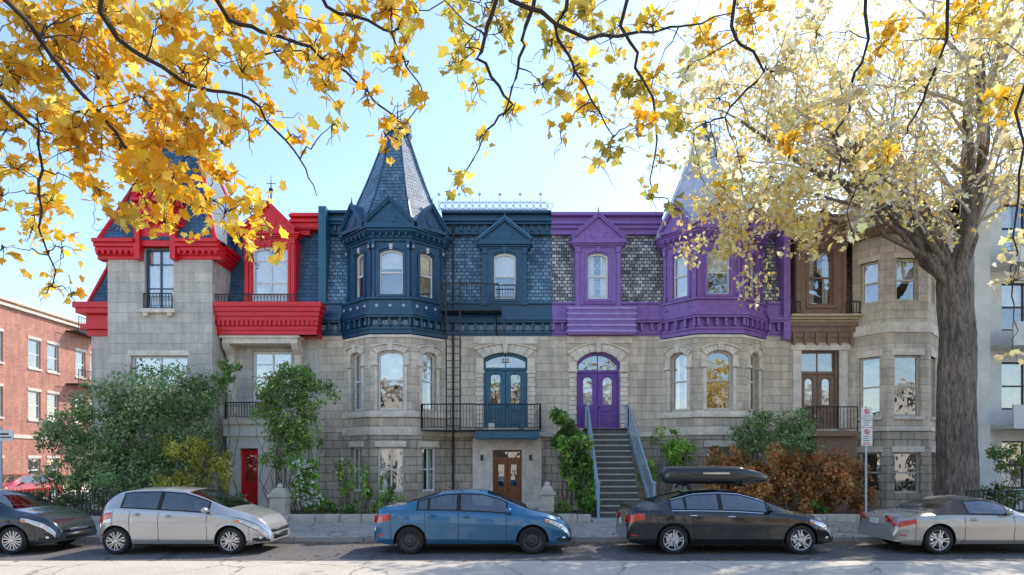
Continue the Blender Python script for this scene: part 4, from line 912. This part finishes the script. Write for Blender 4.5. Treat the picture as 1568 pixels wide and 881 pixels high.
c=dict(sedan); c.update(spokes=7); t=make_car('red_sedan_car',-24.0,32.9,c,carpaint('red_paint_car',(.45,.02,.03)),rot=-math.pi/2); t.e.location=(-24.9,33,0); t.done(smooth=SMO)
# ================= leaves =================
MAPLE=np.array([(0,.0),(.16,.05),(.44,-.03),(.42,.17),(.66,.40),(.46,.46),(.36,.66),(.20,.60),(0,1.0),(-.20,.60),(-.36,.66),(-.46,.46),(-.66,.40),(-.42,.17),(-.44,-.03),(-.16,.05)])
MAPLE6=np.array([(0,0),(.42,.12),(.30,.42),(0,.95),(-.34,.5),(-.45,.08)])
OVAL=np.array([(0,0),(.26,.35),(.18,.75),(0,1.0),(-.2,.7),(-.26,.3)])
def leaves(name,pos,size,tm,mat,cols,parent=None,hang=.3,curl=.15):
    n=len(pos); pos=np.asarray(pos,float); k=len(tm)
    nrm=rng.normal(size=(n,3)); nrm/=np.linalg.norm(nrm,axis=1)[:,None]
    d=rng.normal(size=(n,3)); d[:,2]-=hang*2.5; d-=nrm*np.sum(d*nrm,axis=1)[:,None]; d/=np.linalg.norm(d,axis=1)[:,None]
    e=np.cross(nrm,d); s=(size*(.6+.75*rng.random(n)))[:,None,None]
    x=tm[:,0][None,:,None]; y=tm[:,1][None,:,None]; cu=(rng.random(n)*2*curl)[:,None,None]
    v=pos[:,None,:]+s*(e[:,None,:]*x+d[:,None,:]*y+nrm[:,None,:]*((np.abs(x)**1.5-y*y*.6)*cu*2))
    me=bpy.data.meshes.new(name); me.vertices.add(n*k); me.vertices.foreach_set('co',v.reshape(-1)); me.loops.add(n*k); me.loops.foreach_set('vertex_index',np.arange(n*k))
    me.polygons.add(n); me.polygons.foreach_set('loop_start',np.arange(n)*k); me.polygons.foreach_set('loop_total',np.full(n,k)); me.update(calc_edges=True)
    cols=np.asarray(cols,float)
    c=cols if len(cols)==n else cols[rng.integers(0,len(cols),n)]
    c=c*(.74+.5*rng.random((n,1))); c=np.concatenate([np.clip(c,0,.97),np.ones((n,1))],1)
    at=me.color_attributes.new('Col','FLOAT_COLOR','POINT'); at.data.foreach_set('color',np.repeat(c,k,axis=0).ravel())
    me.materials.append(mat); o=bpy.data.objects.new(name,me); COL.objects.link(o)
    if parent: o.parent=parent
    return o
GOLD=[(.97,.62,.06),(.96,.54,.04),(.97,.70,.13),(.96,.48,.03),(.97,.76,.22),(.93,.62,.08),(.95,.56,.05)]
OLIVE=[(.78,.60,.09),(.66,.55,.10),(.94,.64,.07),(.52,.48,.10),(.95,.72,.15)]
PALEG=[(.97,.80,.36),(.97,.85,.50),(.97,.72,.24),(.95,.80,.44),(.97,.90,.66)]  # right-hand leaves: blown-out sun brightness painted into the pale tones
def wig(a,b,n,amp,sag=0):
    out=[]; 
    for i in range(n+1):
        t=i/n; p=a+(b-a)*t; 
        if 0<i<n: p=p+rng.normal(size=3)*amp*np.linalg.norm(b-a)
        p=p-np.array((0,0,sag*math.sin(math.pi*t))); out.append(p)
    return out
def leafpx(d,l): return l*F/d
def near_tree(name,trunk,limbs,clumps,cols,leaf=.15,dens=1.0):
    e=bpy.data.objects.new(name,None); COL.objects.link(e); wd=MB(); tw=MB()
    base_=np.array(trunk); fork=base_+np.array((.2,.4,4.6)); wd.tube([base_,base_+np.array((.05,.1,1.5)),base_+np.array((0,.2,3.2)),fork],[.42,.33,.3,.27],12)
    S=[]
    for pts in limbs:
        ps=[fork]+[P(*q) for q in pts]
        full=[ps[0]]; rad=[.10]
        for i in range(len(ps)-1):
            full+=wig(ps[i],ps[i+1],5,.03)[1:]
            for k in range(5): rad.append(.10-.074*(k+1)/5 if i==0 else None)
        n=len(full)
        for i in range(6,n): rad[i]=.022*(1-(i-5)/(n-5))**.8+.004
        wd.tube(full,rad,6); S+=full[8:]
    S=np.array(S); pos=[];cc=[]
    for (px,py,r,d,ci) in clumps:
        d=d+rr(-.5,.5); C=P(px,py,d); rm=r*d/F; k=np.argmin(np.linalg.norm(S-C,axis=1)); 
        tw.tube(wig(S[k],C,6,.04,-.05),[.009-.001*i for i in range(7)],4)
        nt_=max(3,int(r/6)); tone=rr(.82,1.14)
        for _ in range(2):
            v=rng.normal(size=3); v/=np.linalg.norm(v); v[1]*=.6; tw.tube(wig(C,C+v*rm*rr(1.3,2.2)-np.array((0,0,rm*.5)),5,.06,.03),[.006,.005,.004,.0035,.003,.002],4)
        for _ in range(nt_):
            v=rng.normal(size=3); v/=np.linalg.norm(v); v[1]*=1.3; q=C+v*rm*(.6+.6*R()); q[2]-=rm*.15; pts=wig(C,q,4,.09,-.03)
            tw.tube(pts,[.006,.005,.004,.0035,.0025],4)
            nl=int(dens*rr(.3,1.7)*(r/leafpx(d,leaf))**2*5.2/nt_)+2
            for _ in range(nl):
                t=rng.beta(2,1.2)*4; i=min(3,int(t)); p=pts[i]+(pts[i+1]-pts[i])*(t-i)+rng.normal(size=3)*leaf*.6; p[2]+=leaf*.4; pos.append(p); cc.append(np.array(random.choice(cols[ci]))*tone)
    wd.build('trunk_and_limbs',BARKD,e,smooth=True,recalc=False); tw.build('twigs',BARKD,e,recalc=False)
    leaves('foliage',pos,leaf,MAPLE,LEAF,cc,e,hang=.35); print(name,len(pos))
CL=[(30,30,60),(110,40,60),(60,110,60),(150,120,60),(200,50,60),(250,20,50),(220,150,50),(280,110,50),(60,190,55),(25,260,42),(120,225,50),(185,225,50),(245,215,50),(300,230,40),(75,310,38),(50,350,25),(95,380,22),(75,440,16),(110,450,10),(215,285,45),(265,270,45),(300,315,38),(345,325,38),(380,305,26),(400,365,20),(210,340,30),(250,340,30),(340,170,40),(370,110,40),(420,80,45),(350,40,50),(440,20,45),(480,70,42),(525,85,35),(420,170,28),(455,210,15),(510,190,14),(560,140,20),(600,180,22),(590,235,14),(620,55,28),(610,95,24),(640,155,10),(160,20,55),(10,110,45),(320,90,40),(130,175,45),(10,200,35),(185,345,22),(540,30,35),(600,20,35),(330,270,30),(360,355,15),(500,130,25),(380,200,20),(5,380,10),(5,300,25),(640,15,30),(425,385,7),(150,290,28),(385,390,12),(280,180,40),(90,70,50),(230,250,40),(610,210,12),(340,220,20)]
lm=[[(-60,-120,4.5),(60,60,6),(150,170,6.3),(220,250,6.6),(300,300,7),(390,320,7)],[(100,-150,5),(180,60,6),(290,130,6.4),(380,150,6.8),(450,230,7),(485,300,7.2)],[(250,-150,5.3),(350,30,6.2),(440,60,6.5),(530,110,7),(600,175,7.3),(625,225,7.5)],[(-120,60,5.5),(-10,140,6),(60,200,6.3),(60,300,6.5),(80,440,6.6)],[(420,-150,6),(500,10,6.5),(600,50,6.8),(650,150,7)]]
near_tree('maple_tree',(-6.5,-1.5,.1),lm,[(a,b,c,6.6,0) for a,b,c in CL],[GOLD],leaf=.106,dens=1.12)
CC=[(720,60,42),(695,95,28),(740,25,42),(730,130,24),(780,170,16),(735,215,12),(705,280,16),(765,50,30),(845,60,30),(880,110,42),(830,130,25),(858,205,16),(900,170,32),(935,225,32),(975,195,30),(955,140,35),(935,60,40),(1000,40,45),(1000,120,40),(998,300,12),(1050,190,35),(905,20,40),(1040,322,12),(1010,250,14),(860,20,30),(800,10,20),(680,20,16),(920,250,18),(560,0,20)]
CR=[(1080,60,50),(1150,30,50),(1100,150,45),(1180,110,45),(1220,200,40),(1250,50,50),(1290,150,45),(1310,235,38),(1350,70,50),(1400,130,40),(1450,40,50),(1520,60,45),(1540,150,40),(1550,230,30),(1305,365,22),(1270,290,18),(1555,430,26),(1558,370,24),(1130,240,26),(1360,240,24),(1550,540,14),(1500,10,40),(1050,110,35),(1180,270,20),(1085,215,28),(1070,260,22),(1110,290,22),(1150,320,18),(1095,240,22)]
lm=[[(800,-150,6),(760,0,6.4),(730,90,6.6),(785,160,7),(740,210,7),(700,290,7)],[(900,-150,6.2),(850,40,6.5),(880,110,6.8),(940,210,7)],[(830,-120,6),(805,40,6.4),(790,120,6.6),(770,180,6.8)],[(1010,-150,6.5),(950,40,6.8),(1000,150,7),(1000,300,7.4)],[(1150,-150,6.8),(1120,40,7.3),(1170,110,7.5),(1110,180,7.6),(1050,200,7.8)],[(1300,-150,7),(1330,60,8),(1280,200,8.2),(1305,360,8.5)],[(1680,-50,7),(1570,130,8),(1560,300,8),(1550,440,8)],[(1450,-150,7),(1450,60,8),(1400,180,8.4),(1370,240,8.5)],[(780,0,6.2),(900,60,6.5),(1000,50,6.8),(1120,20,7)]]
near_tree('maple_tree',(7.5,-1.8,.1),lm,[(a,b,c,7.2,0 if R()<.3 else 1) for a,b,c in CC]+[(a,b,c,8.2,2 if R()<.7 else 0) for a,b,c in CR],[GOLD,OLIVE,PALEG],leaf=.106,dens=.70)
# large maple on the right
e=bpy.data.objects.new('large_maple_tree',None); COL.objects.link(e); wd=MB(); tw=MB(); tips=[]
B=np.array((15.2,20.9,.1)); 
tr_=[B+np.array((0,0,-.1)),B+np.array((0,0,.4)),B+np.array((.03,0,1.5)),B+np.array((-.05,0,4)),B+np.array((0,0,6.3)),B+np.array((-.08,.05,7.8)),B+np.array((-.2,.1,9.2))]
v=[];f=[]; m=20; rads=[.85,.66,.60,.55,.52,.50,.34]
pts_=[];rd_=[]
for i in range(len(tr_)-1):
    for k in range(8): t=k/8; pts_.append(tr_[i]*(1-t)+tr_[i+1]*t); rd_.append(rads[i]*(1-t)+rads[i+1]*t)
for i,(p,r_) in enumerate(zip(pts_,rd_)):
    for k in range(m*3):
        a=2*math.pi*k/(m*3); q=r_*(1+.05*math.sin(5*a+i*.15)+.03*math.sin(13*a-i*.12)+rng.normal()*.016); v.append((p[0]+q*math.cos(a),p[1]+q*math.sin(a),p[2]))
for i in range(len(pts_)-1):
    for k in range(m*3): f.append((i*m*3+k,i*m*3+(k+1)%(m*3),(i+1)*m*3+(k+1)%(m*3),(i+1)*m*3+k))
wd.add(v,f)
def grow(p,d,l,r,lev):
    n=5; pts=[p]; dd=d/np.linalg.norm(d)
    for i in range(n):
        dd=dd+rng.normal(size=3)*.13+np.array((0,0,.03 if lev<2 else -.03)); dd/=np.linalg.norm(dd); pts.append(pts[-1]+dd*l/n)
    r2=r*.5; rd=[r+(r2-r)*i/n for i in range(n+1)]; (wd if lev<1 else tw).tube(pts,rd,8 if lev<1 else 5 if lev<2 else 4)
    if lev>=3: tips.append(pts); return
    nb=(6,5,4)[lev]
    for k in range(nb):
        t=.25+.75*(k+R()*.6)/nb; t=min(t,1); i=min(n-1,int(t*n)); q=pts[i]+(pts[i+1]-pts[i])*(t*n-i)
        v=rng.normal(size=3); v-=dd*np.dot(v,dd); v/=np.linalg.norm(v); grow(q,dd*.8+v*(.75),l*rr(.42,.62),r2*rr(.55,.8)*(1.0),lev+1)
    grow(pts[-1],dd,l*.5,r2*.8,lev+1)
for q,r_ in (((1385,350,20.5),.2),((1395,250,21.5),.2),((1440,230,20.9),.24),((1500,260,20.3),.18),((1540,330,21.8),.17),((1350,300,19.5),.14),((1470,200,19.2),.17)):
    T=P(*q); st_=tr_[5]+np.array((rr(-.1,.1),rr(-.1,.1),rr(-1.1,.9))); d=T-st_; d/=np.linalg.norm(d); grow(st_,d,rr(5.6,7.0),r_,0)
for q0,q1,r_ in (((1400,330,20.5),(1240,230,20),.12),((1330,290,20),(1120,180,19.3),.09),((1340,320,19.8),(1200,300,19),.07),((1260,250,19.5),(1120,260,19),.06)):
    a=P(*q0);b=P(*q1); wd.tube(wig(tr_[5],a,6,.03),[r_*1.7-(r_*.7)*i/6 for i in range(7)],7); grow(a,b-a,np.linalg.norm(b-a),r_,0)
wd.build('trunk',BARK,e,smooth=True,recalc=False); tw.build('branches',paint('sunlit_bark',(.52,.44,.36),.9,.3,6),e,recalc=False)  # branches paler than the trunk: sunlight on them painted into the bark
pos=[]
for pts in tips:
    if R()<.28: continue
    for _ in range(int(rr(5,20))):
        t=R()*4.99; i=int(t); pos.append(pts[i]+(pts[i+1]-pts[i])*(t-i)+rng.normal(size=3)*.12)
print('big tree tips',len(tips),'leaves',len(pos))
if len(pos)>24000: pos=random.sample(pos,24000)
leaves('foliage',pos,.135,MAPLE6,LEAF,PALEG+[(.97,.66,.16)],e)
for X,Y in((-17,-9),(18,-9)):
    e=bpy.data.objects.new('maple_tree',None); COL.objects.link(e); m_=MB(); m_.tube([(X,Y,0),(X+.1,Y,3),(X,Y,6.5)],[.35,.28,.15],8)
    for k in range(7): a=k*.9; m_.tube([(X,Y,3.6+k*.3),(X+1.5*math.cos(a),Y+1.5*math.sin(a),6),(X+3*math.cos(a),Y+2.6*math.sin(a),8)],[.1,.06,.02],5)
    m_.build('trunk',BARK,e,smooth=True); cs=rng.normal(size=(22,3)); cs/=np.linalg.norm(cs,axis=1)[:,None]; cs=cs*np.array((3.0,2.4,2.2))+np.array((X,Y,8))
    ps=np.concatenate([c_+rng.normal(size=(60,3))*.55 for c_ in cs]); leaves('foliage',ps,.34,MAPLE6,LEAF,GOLD+OLIVE,e)
# ================= shrubs =================
def shrub(name,blobs,n,size,cols,stems=True,tm=OVAL,mat=None,flowers=None,hang=.15):
    e=bpy.data.objects.new(name,None); COL.objects.link(e); pos=[]; vol=np.array([b[3]*b[4]*b[5] for b in blobs])**.7; vol/=vol.sum(); cc=[]
    cols=np.array(cols)
    for b,w in zip(blobs,vol):
        c=np.array(b[:3]); rad=np.array(b[3:6]); k=max(7,int(16*min(2,rad[0]*1.6)))
        sub=rng.normal(size=(k,3)); sub/=np.linalg.norm(sub,axis=1)[:,None]; sub=c+sub*rad*(.45+.6*rng.random((k,1)))
        m_=int(n*w/k)
        for s_ in sub:
            q=rng.normal(size=(m_,3)); q/=np.linalg.norm(q,axis=1)[:,None]; q=s_+q*rad*.34*(rng.random((m_,1))**.5)*rr(.7,1.4)
            q=q[q[:,2]>.12]; pos.append(q); sh=rr(.55,1.4); cc.append(cols[rng.integers(0,len(cols),len(q))]*sh)
    pos=np.concatenate(pos); cc=np.concatenate(cc); leaves('foliage',pos,size,tm,mat or GREEN,cc,e,hang=hang)
    if stems:
        m_=MB()
        for b in blobs:
            for _ in range(4):
                x0=b[0]+rr(-.25,.25)*b[3]; y0=b[1]+rr(-.2,.2)*b[4]; t=(b[0]+rr(-.8,.8)*b[3],b[1]+rr(-.7,.7)*b[4],b[2]+rr(0,.8)*b[5]); m_.tube(wig(np.array((x0,y0,.12)),np.array(t),5,.03),[.020,.017,.014,.011,.008,.005],5)
        m_.build('stems',STEMM,e,recalc=False)
    if flowers:
        fp=pos[pos[:,1]<np.median(pos[:,1])]
        leaves('flowers',fp[rng.integers(0,len(fp),flowers)]+np.array((0,-.1,.03)),.12,MAPLE6,GREEN,[(.85,.85,.80)],e)
STEMM=paint('shrub_stem',(.18,.14,.10),.9,.4,6)
def B3(px,py,d,rx,rz,ry=None): return (ux(px,d),d,vz(py,d),rx*d/F,(ry or rx*.7)*d/F,rz*d/F)
G1=[(.32,.44,.18),(.25,.36,.14),(.42,.52,.26),(.18,.28,.12)]; G2=[(.30,.52,.08),(.42,.62,.12),(.19,.34,.06)]; G3=[(.12,.24,.06),(.19,.34,.09),(.13,.24,.07)]
HD=[(.60,.32,.12),(.68,.40,.15),(.48,.29,.11),(.36,.36,.12),(.72,.33,.12),(.54,.17,.08)]
shrub('large_lilac_shrub',[B3(235,605,21.3,75,48),B3(170,625,21,55,46),B3(120,655,21,50,36),B3(85,675,21,35,30),B3(290,645,21.3,50,58),B3(200,670,21.2,70,50),B3(315,605,21.5,32,38),B3(150,700,21,55,45),B3(270,710,21.2,55,45),B3(200,725,20.9,70,35),B3(110,725,20.8,45,28)],24000,.116,G1)
shrub('yellowing_shrub',[B3(285,690,20.4,45,30),B3(330,720,20.4,30,35),B3(260,740,20.3,40,20)],3800,.10,[(.70,.58,.09),(.50,.48,.09),(.34,.38,.09)])
shrub('hazel_shrub',[B3(440,600,21.2,42,36),B3(475,600,21.4,35,32),B3(420,640,21.2,30,40),B3(465,650,21.2,35,40),B3(430,690,21.2,30,38),B3(350,575,21.3,22,22),B3(450,568,21.3,30,15)],9500,.11,G2+G1)
shrub('hydrangea_bush',[B3(463,725,20.4,26,28),B3(465,755,20.4,24,26)],1900,.12,G2,flowers=200)
shrub('rose_bush',[B3(530,730,21,18,30),B3(560,740,21,16,25),B3(590,750,21,16,18)],1200,.10,G2,flowers=14)
shrub('virginia_creeper',[B3(868,655,22.5,22,28),B3(880,695,21.8,26,34),B3(895,740,21.2,20,38),B3(905,775,20.8,16,18)],5200,.13,G2+G3,tm=MAPLE6)
shrub('boxwood_shrub',[B3(1020,680,22.3,28,24),B3(1045,695,22,28,22),B3(1000,720,22,20,30)],3000,.10,G2)
shrub('juniper_shrub',[B3(1190,650,21.8,50,26),B3(1150,665,21.8,38,25),B3(1225,660,21.8,35,28),B3(1195,680,21.5,60,18)],6500,.10,G1)
shrub('autumn_hedge',[B3(1100+40*i,742+rr(-5,5),20.9,38,52) for i in range(6)],17000,.10,HD,tm=MAPLE6)
shrub('garden_plants',[B3(130+55*i,765,20.4,32,16) for i in range(-3,5)],4200,.11,G1+G3)
shrub('garden_plants',[B3(x_,778,20.6,18,12) for x_ in (500,540,580,620,650,690,860,1250)],1800,.10,G2+G3)
shrub('small_street_shrub',[B3(1545,700,22,30,25),B3(1530,760,21,30,25)],1800,.1,G3+[(.3,.2,.05)])
for px in (495,612): 
    t=Thing('potted_plant',dict(pot=paint('terracotta',(.35,.15,.08),.7,.3,5)),loc=(ux(px,20.9),20.9,.15)); t['pot'].prism([[(.14*math.cos(a),.14*math.sin(a),0) for a in np.linspace(0,6.28,13)[:-1]],[(.2*math.cos(a),.2*math.sin(a),.32) for a in np.linspace(0,6.28,13)[:-1]]]); t.done()
    o=leaves('foliage',rng.normal(size=(130,3))*.13+np.array((0,0,.5)),.1,OVAL,GREEN,G2,t.e)
# fallen leaves
n=5200; X=rng.random(n)*44-20; Y=np.where(rng.random(n)<.45,15.55+rng.normal(size=n)*.25,12.6+rng.random(n)*10.8); 
n2=1500; X=np.concatenate([X,ux(1290,18)+rng.normal(size=n2)*3]); Y=np.concatenate([Y,17.5+rng.normal(size=n2)*1.3])
Z=np.where(Y<15.72,.008,np.where(Y<15.88,.15,np.where(Y<19.9,.14,.17)))
o=leaves('fallen_leaves',np.stack([X,Y,Z],1),.10,MAPLE6,LEAF,[(.75,.48,.12),(.55,.30,.08),(.75,.56,.2),(.42,.22,.07)],None,curl=.05)
co=np.empty(len(o.data.vertices)*3); o.data.vertices.foreach_get('co',co); co=co.reshape(-1,3); zz=np.repeat(Z,6); co[:,2]=zz+np.clip((co[:,2]-zz)*.18,0,.03); o.data.vertices.foreach_set('co',co.ravel())
# ================= sky, sun, camera =================
EL,AZ=math.radians(44),math.radians(44)
w=bpy.data.worlds.new('World'); scene.world=w; w.use_nodes=True; nt=w.node_tree; bg=nt.nodes['Background']; sk=nt.nodes.new('ShaderNodeTexSky'); sk.sky_type='NISHITA'; sk.sun_disc=False
sk.sun_elevation=EL; sk.sun_rotation=AZ; sk.air_density=1.15; sk.dust_density=.5; sk.ozone_density=1.8; nt.links.new(sk.outputs[0],bg.inputs[0]); bg.inputs[1].default_value=.31
sl=bpy.data.lights.new('sun','SUN'); sl.energy=5; sl.angle=math.radians(.5); sl.color=(1,.92,.80); so=bpy.data.objects.new('sun',sl); COL.objects.link(so)
so.rotation_euler=Vector((math.sin(AZ)*math.cos(EL),math.cos(AZ)*math.cos(EL),math.sin(EL))).to_track_quat('Z','Y').to_euler()
cam=bpy.data.cameras.new('camera'); co_=bpy.data.objects.new('camera',cam); COL.objects.link(co_); co_.location=(0,0,EYE); co_.rotation_euler=(math.pi/2,0,0)
cam.sensor_width=36; cam.lens=36*F/1568; cam.shift_y=(705-440.5)/1568; cam.clip_end=6000; cam.clip_start=.05; scene.camera=co_
scene.view_settings.view_transform='Standard'; scene.view_settings.look='None'; scene.view_settings.exposure=0
